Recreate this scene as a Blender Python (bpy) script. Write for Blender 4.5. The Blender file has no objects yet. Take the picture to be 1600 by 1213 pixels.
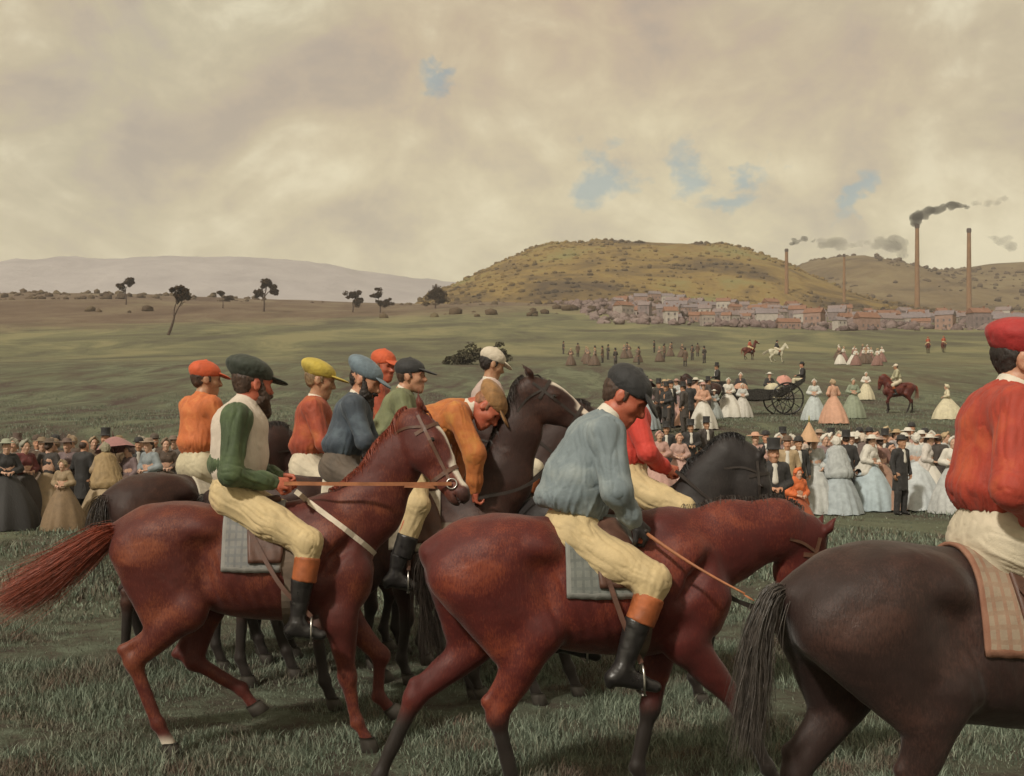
import bpy, math, random
import numpy as np
from mathutils import Vector, Matrix
from mathutils.bvhtree import BVHTree
R = math.radians
F = 1931.0      # focal length in photo pixels (1600 wide)
EYE = 2.03      # eye height
HY = 664.0      # row of the level horizon
scene = bpy.context.scene
COL = scene.collection

# ---------------------------------------------------------------- camera
cam_d = bpy.data.cameras.new('camera')
cam_d.sensor_width = 36.0
cam_d.lens = 36.0 * F / 1600.0
cam_d.shift_y = (HY - 606.5) / 1600.0
cam_d.clip_start = 0.1
cam_d.clip_end = 20000
cam = bpy.data.objects.new('camera', cam_d)
COL.objects.link(cam)
cam.location = (0, 0, EYE)
cam.rotation_euler = (R(90), 0, 0)
scene.camera = cam

# ---------------------------------------------------------------- world
SUN_EL, SUN_AZ = R(42), R(215)     # azimuth clockwise from +Y: behind the camera, to the left
world = bpy.data.worlds.new('World')
scene.world = world
world.use_nodes = True
wn, wl = world.node_tree.nodes, world.node_tree.links
wn.clear()
def N(nodes, typ, **kw):
    n = nodes.new(typ)
    for k, v in kw.items():
        if k.startswith('i_'):
            key = k[2:]
            n.inputs[int(key) if key.isdigit() else key.replace('_', ' ')].default_value = v
        else:
            setattr(n, k, v)
    return n
def math_node(nodes, links, op, a, b=None, clamp=False):
    n = nodes.new('ShaderNodeMath'); n.operation = op; n.use_clamp = clamp
    for i, v in enumerate((a, b)):
        if v is None: continue
        if isinstance(v, (int, float)): n.inputs[i].default_value = v
        else: links.new(v, n.inputs[i])
    return n.outputs[0]
def ramp_node(nodes, links, fac, stops):
    n = nodes.new('ShaderNodeValToRGB')
    while len(n.color_ramp.elements) < len(stops): n.color_ramp.elements.new(0.5)
    for e, (p, c) in zip(n.color_ramp.elements, stops):
        e.position = p
        e.color = (*c, 1) if len(c) == 3 else c
    links.new(fac, n.inputs[0])
    return n.outputs[0]
def mix_rgb(nodes, links, fac, a, b, blend='MIX'):
    n = nodes.new('ShaderNodeMix'); n.data_type = 'RGBA'; n.blend_type = blend
    for sock, v in ((n.inputs[0], fac), (n.inputs[6], a), (n.inputs[7], b)):
        if isinstance(v, (int, float)): sock.default_value = v
        elif isinstance(v, tuple): sock.default_value = (*v, 1)
        else: links.new(v, sock)
    return n.outputs[2]

sky = N(wn, 'ShaderNodeTexSky', sky_type='NISHITA', sun_disc=False, sun_elevation=SUN_EL, sun_rotation=SUN_AZ,
        air_density=1.0, dust_density=4.0, ozone_density=1.0)
tc = N(wn, 'ShaderNodeTexCoord')
mp = N(wn, 'ShaderNodeMapping'); mp.inputs['Scale'].default_value = (1, 1, 1.5)
wl.new(tc.outputs['Generated'], mp.inputs['Vector'])
def wnoise(scale, detail, rough=0.55, dist=0.0, off=0.0):
    m = N(wn, 'ShaderNodeMapping'); m.inputs['Location'].default_value = (off, off * .7, off * 1.3)
    wl.new(mp.outputs[0], m.inputs['Vector'])
    n = N(wn, 'ShaderNodeTexNoise'); wl.new(m.outputs[0], n.inputs['Vector'])
    n.inputs['Scale'].default_value = scale; n.inputs['Detail'].default_value = detail
    n.inputs['Roughness'].default_value = rough; n.inputs['Distortion'].default_value = dist
    return n
big = wnoise(2.3, 3, .5, .3, 3.1)
puff = wnoise(6.0, 7, .58, 1.1, 7.7)
fine = wnoise(19, 6, .65, .3, 1.7)
cl = math_node(wn, wl, 'ADD', math_node(wn, wl, 'MULTIPLY', puff.outputs[0], .62),
               math_node(wn, wl, 'MULTIPLY', fine.outputs[0], .38))
warm = ramp_node(wn, wl, cl, [(.37, (.385, .308, .242)), (.45, (.452, .345, .250)), (.50, (.475, .374, .256)), (.56, (.52, .422, .285)), (.65, (.63, .55, .39))])
cool = ramp_node(wn, wl, cl, [(.37, (.372, .322, .265)), (.45, (.44, .382, .292)), (.50, (.465, .412, .285)), (.56, (.52, .46, .318)), (.65, (.66, .60, .43))])
bigf = ramp_node(wn, wl, big.outputs[0], [(.35, (0, 0, 0)), (.65, (1, 1, 1))])
cloud_col = mix_rgb(wn, wl, bigf, warm, cool)
# thinner, creamier cloud low over the horizon
sepw = N(wn, 'ShaderNodeSeparateXYZ'); wl.new(tc.outputs['Generated'], sepw.inputs[0])
low = N(wn, 'ShaderNodeMapRange', interpolation_type='SMOOTHSTEP'); wl.new(math_node(wn, wl, 'ADD', sepw.outputs['Z'], math_node(wn, wl, 'MULTIPLY', math_node(wn, wl, 'SUBTRACT', big.outputs[0], .5), .35)), low.inputs[0])
low.inputs[1].default_value = .29; low.inputs[2].default_value = .07
glow = ramp_node(wn, wl, cl, [(.38, (.50, .44, .315)), (.50, (.66, .585, .38)), (.62, (.82, .74, .50))])
cloud_col = mix_rgb(wn, wl, low.outputs[0], cloud_col, glow)
# breaks in the cloud: a handful in view, and more of the same all round the sky
def direction(px, py):
    v = Vector(((px - 800) / F, 1, -(py - HY) / F)); v.normalize(); return v
warp = wnoise(17, 5, .65, 0, 5.5)
warpv = N(wn, 'ShaderNodeVectorMath', operation='MULTIPLY_ADD')
wl.new(warp.outputs['Color'], warpv.inputs[0]); warpv.inputs[1].default_value = (.10, .10, .10)
wl.new(tc.outputs['Generated'], warpv.inputs[2])
rng = random.Random(5)
gaps = [(direction(680, 126), .017, .009), (direction(938, 284), .019, .018), (direction(1062, 258), .014, .022),
        (direction(1145, 300), .025, .011), (direction(1322, 296), .010, .020)]
for k in range(4):
    az = rng.uniform(.6, 5.7); el = rng.uniform(.1, .9)
    gaps.append((Vector((math.sin(az) * math.cos(el), math.cos(az) * math.cos(el), math.sin(el))), rng.uniform(.02, .05), rng.uniform(.015, .035)))
gap_sum = None
for g, wx, wz in gaps:
    sub = N(wn, 'ShaderNodeVectorMath', operation='SUBTRACT'); wl.new(warpv.outputs[0], sub.inputs[0])
    sub.inputs[1].default_value = (g[0] + .05, g[1] + .05, g[2] + .05)
    sc_ = N(wn, 'ShaderNodeVectorMath', operation='MULTIPLY'); wl.new(sub.outputs[0], sc_.inputs[0])
    sc_.inputs[1].default_value = (1 / wx, 1 / (wx * 1.5), 1 / wz)
    ln = N(wn, 'ShaderNodeVectorMath', operation='LENGTH'); wl.new(sc_.outputs[0], ln.inputs[0])
    m = math_node(wn, wl, 'SUBTRACT', 1.25, ln.outputs['Value'], True)
    gap_sum = m if gap_sum is None else math_node(wn, wl, 'MAXIMUM', gap_sum, m)
gap_mask = math_node(wn, wl, 'MULTIPLY', math_node(wn, wl, 'MULTIPLY', gap_sum, 1.25, True), .66)
bg_cloud = N(wn, 'ShaderNodeBackground'); wl.new(cloud_col, bg_cloud.inputs[0]); bg_cloud.inputs[1].default_value = 1.0
bg_sky = N(wn, 'ShaderNodeBackground'); wl.new(mix_rgb(wn, wl, 1.0, sky.outputs[0], (.92, 1.08, .95), 'MULTIPLY'), bg_sky.inputs[0]); bg_sky.inputs[1].default_value = 0.10
wmix = N(wn, 'ShaderNodeMixShader'); wl.new(gap_mask, wmix.inputs[0]); wl.new(bg_cloud.outputs[0], wmix.inputs[1]); wl.new(bg_sky.outputs[0], wmix.inputs[2])
wout = N(wn, 'ShaderNodeOutputWorld'); wl.new(wmix.outputs[0], wout.inputs[0])

# ---------------------------------------------------------------- sun (veiled by cloud)
sun_d = bpy.data.lights.new('sun', 'SUN')
sun_d.energy = 2.7; sun_d.angle = R(4); sun_d.color = (1.0, .93, .80)
sun = bpy.data.objects.new('sun', sun_d); COL.objects.link(sun)
sd = Vector((math.sin(SUN_AZ) * math.cos(SUN_EL), math.cos(SUN_AZ) * math.cos(SUN_EL), math.sin(SUN_EL)))
sun.rotation_euler = (-sd).to_track_quat('-Z', 'Y').to_euler()
sun.location = sd * 50

vs = scene.view_settings
vs.view_transform = 'Standard'; vs.look = 'None'; vs.exposure = 0.30; vs.gamma = 1.0; vs.use_curve_mapping = False
scene.cycles.max_bounces = 5; scene.cycles.diffuse_bounces = 3; scene.cycles.glossy_bounces = 2
scene.cycles.transparent_max_bounces = 8; scene.cycles.volume_bounces = 0
scene.cycles.use_denoising = True
scene.cycles.use_adaptive_sampling = True; scene.cycles.adaptive_threshold = .02
# ================================================================ helpers
def tag(o, label=None, cat=None, group=None, kind=None):
    if label: o['label'] = label
    if cat: o['category'] = cat
    if group: o['group'] = group
    if kind: o['kind'] = kind
    return o
def empty(name, loc=(0, 0, 0), rz=0.0, label=None, cat=None, group=None, sc=1.0):
    o = bpy.data.objects.new(name, None); COL.objects.link(o)
    o.location = loc; o.rotation_euler = (0, 0, rz); o.scale = (sc, sc, sc)
    o.empty_display_size = .1
    return tag(o, label, cat, group)
def new_mesh(name, V, Fq, smooth=True):
    """V (n,3) array, Fq list of faces or (m,k) int array"""
    me = bpy.data.meshes.new(name)
    V = np.asarray(V, np.float32)
    if isinstance(Fq, np.ndarray):
        m, k = Fq.shape
        me.vertices.add(len(V)); me.vertices.foreach_set('co', V.ravel())
        me.loops.add(m * k); me.loops.foreach_set('vertex_index', Fq.astype(np.int32).ravel())
        me.polygons.add(m); me.polygons.foreach_set('loop_start', np.arange(0, m * k, k, dtype=np.int32))
        me.update(calc_edges=True)
    else:
        me.from_pydata(V.tolist(), [], Fq); me.update()
    if smooth: me.polygons.foreach_set('use_smooth', np.ones(len(me.polygons), bool))
    return me
def add_attr(me, name, vals):
    a = me.attributes.new(name, 'FLOAT', 'POINT'); a.data.foreach_set('value', np.asarray(vals, np.float32))
def obj(name, me, mat=None, parent=None):
    o = bpy.data.objects.new(name, me); COL.objects.link(o)
    if mat is not None:
        if len(me.materials) == 0: me.materials.append(mat)
        elif me.materials[0] is not mat:
            o.material_slots[0].link = 'OBJECT'; o.material_slots[0].material = mat
    if parent is not None: o.parent = parent
    return o
def copy_tree(o, parent=None, mats=None):
    c = o.copy(); COL.objects.link(c); c.parent = parent
    if mats:
        key = o.name.split('.')[0]
        if key in mats and o.type == 'MESH':
            c.material_slots[0].link = 'OBJECT'; c.material_slots[0].material = mats[key]
    for ch in list(o.children): copy_tree(ch, c, mats)
    return c
def nrm(v):
    v = np.asarray(v, float); return v / max(np.linalg.norm(v), 1e-9)
def A3(*v): return np.array(v, float)

# ---- value noise
_rs = np.random.RandomState(11)
_tab = _rs.rand(4096).astype(np.float32)
def vnoise(P):
    P = np.asarray(P, np.float64); i = np.floor(P).astype(np.int64); f = P - i; f = f * f * (3 - 2 * f)
    def h(a, b, c): return _tab[((a * 73856093) ^ (b * 19349663) ^ (c * 83492791)) & 4095]
    x, y, z = i[..., 0], i[..., 1], i[..., 2]; u, v, w = f[..., 0], f[..., 1], f[..., 2]
    def L(a, b, t): return a + (b - a) * t
    return L(L(L(h(x, y, z), h(x + 1, y, z), u), L(h(x, y + 1, z), h(x + 1, y + 1, z), u), v),
             L(L(h(x, y, z + 1), h(x + 1, y, z + 1), u), L(h(x, y + 1, z + 1), h(x + 1, y + 1, z + 1), u), v), w)
def fbm(P, o=4):
    s = 0; a = .5; P = np.asarray(P, float)
    for k in range(o):
        s = s + a * vnoise(P * 2 ** k + 17.3 * k); a *= .5
    return s / (1 - .5 ** o)

# ---- implicit shapes, smoothly united, turned into a mesh by surface nets
class Shape:
    def __init__(self): self.p = []
    def cone(self, a, b, ra, rb, k=.03, q=1.0, ax=(0, 1, 0), sub=False):
        self.p.append(('c', np.asarray(a, float), np.asarray(b, float), ra, rb, k, q, nrm(ax), sub)); return self
    def ell(self, c, r, k=.03, fr=None, sub=False):
        fr = np.eye(3) if fr is None else np.array([nrm(x) for x in fr])
        self.p.append(('e', np.asarray(c, float), np.asarray(r, float), fr, k, sub)); return self
    def cut(self, n, c, k=.004):           # keeps  n.p <= c
        self.p.append(('h', nrm(n), c, k)); return self
    def chain(self, pts, k=.03, q=1.0, ax=(0, 1, 0)):
        for (a, ra), (b, rb) in zip(pts[:-1], pts[1:]): self.cone(a, b, ra, rb, k, q, ax)
        return self
    def inflate(self, d):
        s = Shape()
        for p in self.p:
            p = list(p)
            if p[0] == 'c': p[3] += d; p[4] += d
            elif p[0] == 'e': p[2] = p[2] + d
            s.p.append(tuple(p))
        return s
    def mesh(self, h, smooth=1):
        los, his = [], []
        for p in self.p:
            if p[0] == 'c' and not p[8]:
                r = max(p[3], p[4]); los.append(np.minimum(p[1], p[2]) - r); his.append(np.maximum(p[1], p[2]) + r)
            elif p[0] == 'e' and not p[5]:
                e = np.sqrt(((p[3] * p[2][:, None]) ** 2).sum(0)); los.append(p[1] - e); his.append(p[1] + e)
        lo = np.min(los, 0) - 4 * h; hi = np.max(his, 0) + 4 * h
        n = np.ceil((hi - lo) / h).astype(int) + 1
        D = np.full(n, 1e3, np.float32)
        axs = [(lo[i] + h * np.arange(n[i])).astype(np.float32) for i in range(3)]
        for p in self.p:
            if p[0] == 'h':
                pl = axs[0][:, None, None] * p[1][0] + axs[1][None, :, None] * p[1][1] + axs[2][None, None, :] * p[1][2] - p[2]
                k = max(p[3], 1e-4); hh = np.maximum(k - np.abs(D - pl), 0) / k
                D = np.maximum(D, pl) + hh * hh * k * .25; continue
            if p[0] == 'c':
                _, a, b, ra, rb, k, q, ax, sub = p
                m = max(ra, rb) * max(1, q) + k + 3 * h; bl = np.minimum(a, b) - m; bh = np.maximum(a, b) + m
            else:
                _, c, r, fr, k, sub = p
                e = np.sqrt(((fr * r[:, None]) ** 2).sum(0)) + k + 3 * h; bl = c - e; bh = c + e
            i0 = np.maximum(np.floor((bl - lo) / h).astype(int), 0); i1 = np.minimum(np.ceil((bh - lo) / h).astype(int) + 1, n)
            if (i1 <= i0).any(): continue
            sl = tuple(slice(i0[j], i1[j]) for j in range(3))
            X = axs[0][sl[0]][:, None, None]; Y = axs[1][sl[1]][None, :, None]; Z = axs[2][sl[2]][None, None, :]
            if p[0] == 'c':
                px, py, pz = X - a[0], Y - a[1], Z - a[2]; ba = b - a
                if q != 1.0:
                    t = (px * ax[0] + py * ax[1] + pz * ax[2]) * (1 / q - 1)
                    px, py, pz = px + ax[0] * t, py + ax[1] * t, pz + ax[2] * t
                    ba = ba + ax * (ba @ ax) * (1 / q - 1)
                bb = max(ba @ ba, 1e-9)
                t = np.clip((px * ba[0] + py * ba[1] + pz * ba[2]) / bb, 0, 1)
                d = np.sqrt((px - t * ba[0]) ** 2 + (py - t * ba[1]) ** 2 + (pz - t * ba[2]) ** 2) - (ra + (rb - ra) * t)
                if q < 1: d = d * (.5 + .5 * q)
            else:
                px, py, pz = X - c[0], Y - c[1], Z - c[2]
                u = [(px * f[0] + py * f[1] + pz * f[2]) for f in fr]
                k0 = np.sqrt(sum((u[j] / r[j]) ** 2 for j in range(3))); k1 = np.sqrt(sum((u[j] / r[j] ** 2) ** 2 for j in range(3))) + 1e-6
                d = k0 * (k0 - 1) / k1
            cur = D[sl]; k = max(k, 1e-4)
            if sub:
                hh = np.maximum(k - np.abs(cur + d), 0) / k; D[sl] = np.maximum(cur, -d) + hh * hh * k * .25
            else:
                hh = np.maximum(k - np.abs(cur - d), 0) / k; D[sl] = np.minimum(cur, d) - hh * hh * k * .25
        return surface_net(D, lo, h, smooth)
def surface_net(D, lo, h, smooth=1):
    s = D < 0; n = D.shape
    cnt = np.zeros((n[0] - 1, n[1] - 1, n[2] - 1), np.int8)
    for dx in (0, 1):
        for dy in (0, 1):
            for dz in (0, 1):
                cnt += s[dx:n[0] - 1 + dx, dy:n[1] - 1 + dy, dz:n[2] - 1 + dz]
    act = np.argwhere((cnt > 0) & (cnt < 8))
    idx = np.full(cnt.shape, -1, np.int32); idx[tuple(act.T)] = np.arange(len(act))
    acc = np.zeros((len(act), 3)); num = np.zeros(len(act))
    off = [(x, y, z) for x in (0, 1) for y in (0, 1) for z in (0, 1)]
    for a in off:
        for ax in range(3):
            if a[ax]: continue
            b = list(a); b[ax] = 1
            da = D[tuple((act + a).T)]; db = D[tuple((act + b).T)]
            m = (da < 0) != (db < 0)
            t = np.where(m, da / np.where(m, da - db, 1), 0)
            pos = np.tile(np.array(a, float), (len(act), 1)); pos[:, ax] += t
            acc[m] += pos[m]; num += m
    V = lo + h * (act + acc / np.maximum(num, 1)[:, None])
    faces = []
    for ax in range(3):
        o1, o2 = [(1, 2), (2, 0), (0, 1)][ax]
        sl0 = [slice(1, -1)] * 3; sl0[ax] = slice(0, -1); sl1 = [slice(1, -1)] * 3; sl1[ax] = slice(1, None)
        a, b = s[tuple(sl0)], s[tuple(sl1)]
        e = np.argwhere(a != b)
        if len(e) == 0: continue
        inside = a[tuple(e.T)]
        e = e + 1; e[:, ax] -= 1
        d1 = np.zeros(3, int); d1[o1] = 1; d2 = np.zeros(3, int); d2[o2] = 1
        q = np.stack([idx[tuple((e - d1 - d2).T)], idx[tuple((e - d2).T)], idx[tuple(e.T)], idx[tuple((e - d1).T)]], 1)
        q[~inside] = q[~inside][:, ::-1]
        faces.append(q)
    Q = np.concatenate(faces); Q = Q[(Q >= 0).all(1)]
    for _ in range(smooth):
        S = np.zeros_like(V); c = np.zeros(len(V))
        for a, b in ((0, 1), (1, 2), (2, 3), (3, 0)):
            for u, v in ((a, b), (b, a)):
                for j in range(3): S[:, j] += np.bincount(Q[:, u], V[Q[:, v], j], len(V))
                c += np.bincount(Q[:, u], minlength=len(V))
        V = V * .5 + .5 * S / np.maximum(c, 1)[:, None]
    return V, Q
def vnormals(V, Q):
    n = np.cross(V[Q[:, 2]] - V[Q[:, 0]], V[Q[:, 3]] - V[Q[:, 1]])
    out = np.zeros_like(V)
    for k in range(4):
        for j in range(3): out[:, j] += np.bincount(Q[:, k], n[:, j], len(V))
    return out / np.maximum(np.linalg.norm(out, axis=1), 1e-9)[:, None]
def sstep(a, b, x):
    t = np.clip((x - a) / (b - a), 0, 1); return t * t * (3 - 2 * t)

# ---- tubes, ribbons, lathes, boxes collected in one builder
class MB:
    def __init__(self): self.V = []; self.F = []
    def add(self, V, Fs):
        o = len(self.V); self.V += [tuple(map(float, v)) for v in V]; self.F += [tuple(i + o for i in f) for f in Fs]; return self
    def tube(self, pts, r, n=8, flat=1.0, up=None, caps=True):
        pts = [np.asarray(p, float) for p in pts]; m = len(pts)
        rs = r if hasattr(r, '__len__') else [r] * m
        V = []; prev = None
        for i, p in enumerate(pts):
            t = nrm(pts[min(i + 1, m - 1)] - pts[max(i - 1, 0)])
            ref = np.asarray(up, float) if up is not None else (prev if prev is not None else (A3(0, 0, 1) if abs(t[2]) < .9 else A3(1, 0, 0)))
            a = ref - t * (ref @ t); a = nrm(a); b = np.cross(t, a); prev = a
            for k in range(n):
                an = 2 * math.pi * k / n
                V.append(p + rs[i] * (a * math.cos(an) * flat + b * math.sin(an)))
        Fs = [(i * n + k, i * n + (k + 1) % n, (i + 1) * n + (k + 1) % n, (i + 1) * n + k) for i in range(m - 1) for k in range(n)]
        if caps: Fs += [tuple(range(n))[::-1], tuple((m - 1) * n + k for k in range(n))]
        return self.add(V, Fs)
    def box(self, c, s, M=None):
        V = [A3(x * s[0], y * s[1], z * s[2]) * .5 for x in (-1, 1) for y in (-1, 1) for z in (-1, 1)]
        if M is not None: V = [np.asarray(M) @ v for v in V]
        V = [v + np.asarray(c, float) for v in V]
        return self.add(V, [(0, 1, 3, 2), (4, 6, 7, 5), (0, 4, 5, 1), (2, 3, 7, 6), (0, 2, 6, 4), (1, 5, 7, 3)])
    def lathe(self, prof, n=24, c=(0, 0, 0), wob=None, close=False):
        V = []
        for r, z in prof:
            for k in range(n):
                a = 2 * math.pi * k / n; rr = r * (wob(a, z) if wob else 1)
                V.append((c[0] + rr * math.cos(a), c[1] + rr * math.sin(a), c[2] + z))
        m = len(prof)
        Fs = [(i * n + k, i * n + (k + 1) % n, (i + 1) * n + (k + 1) % n, (i + 1) * n + k) for i in range(m - 1) for k in range(n)]
        if close: Fs += [tuple(range(n))[::-1], tuple((m - 1) * n + k for k in range(n))]
        return self.add(V, Fs)
    def mesh(self, name, smooth=True): return new_mesh(name, self.V, self.F, smooth)
def spline(pts, n=8):
    """Catmull-Rom through pts"""
    P = [np.asarray(p, float) for p in pts]; P = [2 * P[0] - P[1]] + P + [2 * P[-1] - P[-2]]
    out = []
    for i in range(1, len(P) - 2):
        for k in range(n):
            t = k / n; a, b, c, d = P[i - 1:i + 3]
            out.append(.5 * ((2 * b) + (c - a) * t + (2 * a - 5 * b + 4 * c - d) * t * t + (3 * b - a - 3 * c + d) * t ** 3))
    out.append(P[-2]); return out

# ================================================================ materials
MATS = {}
def base_mat(name):
    m = bpy.data.materials.new(name); m.use_nodes = True
    nt = m.node_tree; b = nt.nodes['Principled BSDF']
    return m, nt.nodes, nt.links, b
def obj_noise(nodes, links, scale, detail=4, rough=.55, dist=0.0, stretch=None, coord='Object'):
    t = N(nodes, 'ShaderNodeTexCoord'); v = t.outputs[coord]
    if stretch:
        mp = N(nodes, 'ShaderNodeMapping'); mp.inputs['Scale'].default_value = stretch; links.new(v, mp.inputs[0]); v = mp.outputs[0]
    n = N(nodes, 'ShaderNodeTexNoise'); links.new(v, n.inputs['Vector'])
    n.inputs['Scale'].default_value = scale; n.inputs['Detail'].default_value = detail
    n.inputs['Roughness'].default_value = rough; n.inputs['Distortion'].default_value = dist
    return n.outputs[0]
def add_bump(nodes, links, b, h, strength, dist=.01):
    n = N(nodes, 'ShaderNodeBump'); n.inputs['Strength'].default_value = strength; n.inputs['Distance'].default_value = dist
    links.new(h, n.inputs['Height']); links.new(n.outputs[0], b.inputs['Normal'])
def scl(c, k): return tuple(min(max(x * k, 0), 1) for x in c)
def fabric(name, c, var=.28, rough=.72, scale=9, sheen=.25, c2=None):
    if name in MATS: return MATS[name]
    m, nd, lk, b = base_mat(name)
    n1 = obj_noise(nd, lk, scale, 5, .6, .4); n2 = obj_noise(nd, lk, 160, 2, .5)
    c2 = c2 or scl(c, 1 + var)
    col = ramp_node(nd, lk, n1, [(.28, scl(c, 1 - var)), (.5, c), (.74, c2)])
    lk.new(col, b.inputs['Base Color']); b.inputs['Roughness'].default_value = rough
    b.inputs['Sheen Weight'].default_value = sheen * .3; b.inputs['Sheen Roughness'].default_value = .6
    wr = math_node(nd, lk, 'ABSOLUTE', math_node(nd, lk, 'SUBTRACT', obj_noise(nd, lk, 9, 1.5, .5, .7, (1.3, 1.3, .42)), .5))
    wr = math_node(nd, lk, 'MULTIPLY', math_node(nd, lk, 'POWER', math_node(nd, lk, 'MULTIPLY', wr, 5.0, True), .6), 1.1)
    hsum = math_node(nd, lk, 'ADD', math_node(nd, lk, 'MULTIPLY', wr, .4), math_node(nd, lk, 'ADD', math_node(nd, lk, 'MULTIPLY', obj_noise(nd, lk, 34, 4, .6, .8), .25), math_node(nd, lk, 'MULTIPLY', n2, .35)))
    add_bump(nd, lk, b, hsum, .42, .010)
    MATS[name] = m; return m
def leather(name, c, rough=.45):
    if name in MATS: return MATS[name]
    m, nd, lk, b = base_mat(name)
    n1 = obj_noise(nd, lk, 14, 5, .6)
    lk.new(ramp_node(nd, lk, n1, [(.3, scl(c, .65)), (.55, c), (.75, scl(c, 1.35))]), b.inputs['Base Color'])
    lk.new(ramp_node(nd, lk, n1, [(.3, (rough * .8,) * 3), (.75, (min(1, rough * 1.4),) * 3)]), b.inputs['Roughness'])
    add_bump(nd, lk, b, obj_noise(nd, lk, 70, 3), .25, .004)
    MATS[name] = m; return m
def skin(name, c):
    if name in MATS: return MATS[name]
    m, nd, lk, b = base_mat(name)
    n1 = obj_noise(nd, lk, 22, 4, .6)
    lk.new(ramp_node(nd, lk, n1, [(.3, (c[0] * .82, c[1] * .62, c[2] * .6)), (.5, c), (.72, scl(c, 1.18))]), b.inputs['Base Color'])
    b.inputs['Roughness'].default_value = .5; b.inputs['Subsurface Weight'].default_value = .08
    b.inputs['Subsurface Radius'].default_value = (.02, .008, .005)
    add_bump(nd, lk, b, obj_noise(nd, lk, 120, 3), .15, .003)
    MATS[name] = m; return m
def metal(name, c=(.55, .53, .5), rough=.3):
    if name in MATS: return MATS[name]
    m, nd, lk, b = base_mat(name)
    lk.new(ramp_node(nd, lk, obj_noise(nd, lk, 30, 4), [(.3, scl(c, .7)), (.7, c)]), b.inputs['Base Color'])
    b.inputs['Metallic'].default_value = 1; b.inputs['Roughness'].default_value = rough
    MATS[name] = m; return m
def plain(name, c, rough=.8, var=.25, scale=6, bump=.3, bd=.02, coord='Object'):
    if name in MATS: return MATS[name]
    m, nd, lk, b = base_mat(name)
    n1 = obj_noise(nd, lk, scale, 6, .62, .3, coord=coord)
    lk.new(ramp_node(nd, lk, n1, [(.28, scl(c, 1 - var)), (.5, c), (.74, scl(c, 1 + var))]), b.inputs['Base Color'])
    b.inputs['Roughness'].default_value = rough
    if bump: add_bump(nd, lk, b, obj_noise(nd, lk, scale * 5, 4, coord=coord), bump, bd)
    MATS[name] = m; return m
def coat(name, c, hi, points=(.02, .015, .013), rough=.48):
    """horse coat: attribute 'points' blends to the dark legs, 'white' to white markings"""
    if name in MATS: return MATS[name]
    m, nd, lk, b = base_mat(name)
    n1 = obj_noise(nd, lk, 3.6, 6, .6, .4, (.8, 1, 1.2)); n2 = obj_noise(nd, lk, 130, 4, .7, .2, (1, 1, .3))
    mixn = math_node(nd, lk, 'ADD', math_node(nd, lk, 'MULTIPLY', n1, .60), math_node(nd, lk, 'MULTIPLY', n2, .40))
    col = ramp_node(nd, lk, mixn, [(.33, scl(c, .68)), (.5, c), (.70, hi)])
    at = N(nd, 'ShaderNodeAttribute', attribute_name='points'); aw = N(nd, 'ShaderNodeAttribute', attribute_name='white')
    col = mix_rgb(nd, lk, at.outputs['Fac'], col, points)
    col = mix_rgb(nd, lk, aw.outputs['Fac'], col, (.62, .55, .46))
    lk.new(col, b.inputs['Base Color'])
    lk.new(ramp_node(nd, lk, n1, [(.3, (rough + .15,) * 3), (.7, (rough - .05,) * 3)]), b.inputs['Roughness'])
    b.inputs['Specular IOR Level'].default_value = .30
    b.inputs['Sheen Weight'].default_value = .12; b.inputs['Sheen Roughness'].default_value = .4
    hs = math_node(nd, lk, 'ADD', math_node(nd, lk, 'MULTIPLY', obj_noise(nd, lk, 8, 3, .5, .6), .6), math_node(nd, lk, 'MULTIPLY', obj_noise(nd, lk, 150, 4, .7, .3, (1, 1, .3)), .34))
    add_bump(nd, lk, b, hs, .45, .016)
    MATS[name] = m; return m
def hair_mat(name, c, rough=.5):
    if name in MATS: return MATS[name]
    m, nd, lk, b = base_mat(name)
    n1 = obj_noise(nd, lk, 28, 3, .6, .3, (1.4, 1.4, .6))
    lk.new(ramp_node(nd, lk, n1, [(.3, scl(c, .5)), (.5, c), (.72, scl(c, 1.6))]), b.inputs['Base Color'])
    b.inputs['Roughness'].default_value = rough
    add_bump(nd, lk, b, obj_noise(nd, lk, 90, 2, .6, .3, (1.4, 1.4, .4)), .5, .008)
    MATS[name] = m; return m
# ================================================================ ground
_py = np.array([-200, 0, 14, 26, 31, 37, 44, 50, 58, 68, 90, 115, 150, 184, 240, 300, 400, 520, 700, 1000, 2000, 5000, 12000], float)
_pz = np.array([0, 0, 0, .0, .12, .75, 1.72, 2.15, 2.42, 2.85, 4.7, 7.2, 9.9, 12.8, 19.3, 26.6, 39.5, 52.5, 70, 90, 120, 150, 170], float)
def _pchip(x, y):
    h = np.diff(x); d = np.diff(y) / h; m = np.zeros_like(x)
    m[1:-1] = np.where(d[1:] * d[:-1] > 0, 2 * d[1:] * d[:-1] / np.where(np.abs(d[1:] + d[:-1]) < 1e-9, 1, d[1:] + d[:-1]), 0); m[0] = d[0]; m[-1] = d[-1]
    def f(t):
        t = np.asarray(t, float); i = np.clip(np.searchsorted(x, t) - 1, 0, len(x) - 2); u = (t - x[i]) / h[i]
        return (y[i] * (1 + 2 * u) * (1 - u) ** 2 + m[i] * h[i] * u * (1 - u) ** 2 + y[i + 1] * u * u * (3 - 2 * u) + m[i + 1] * h[i] * u * u * (u - 1))
    return f
_prof = _pchip(_py, _pz)
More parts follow.
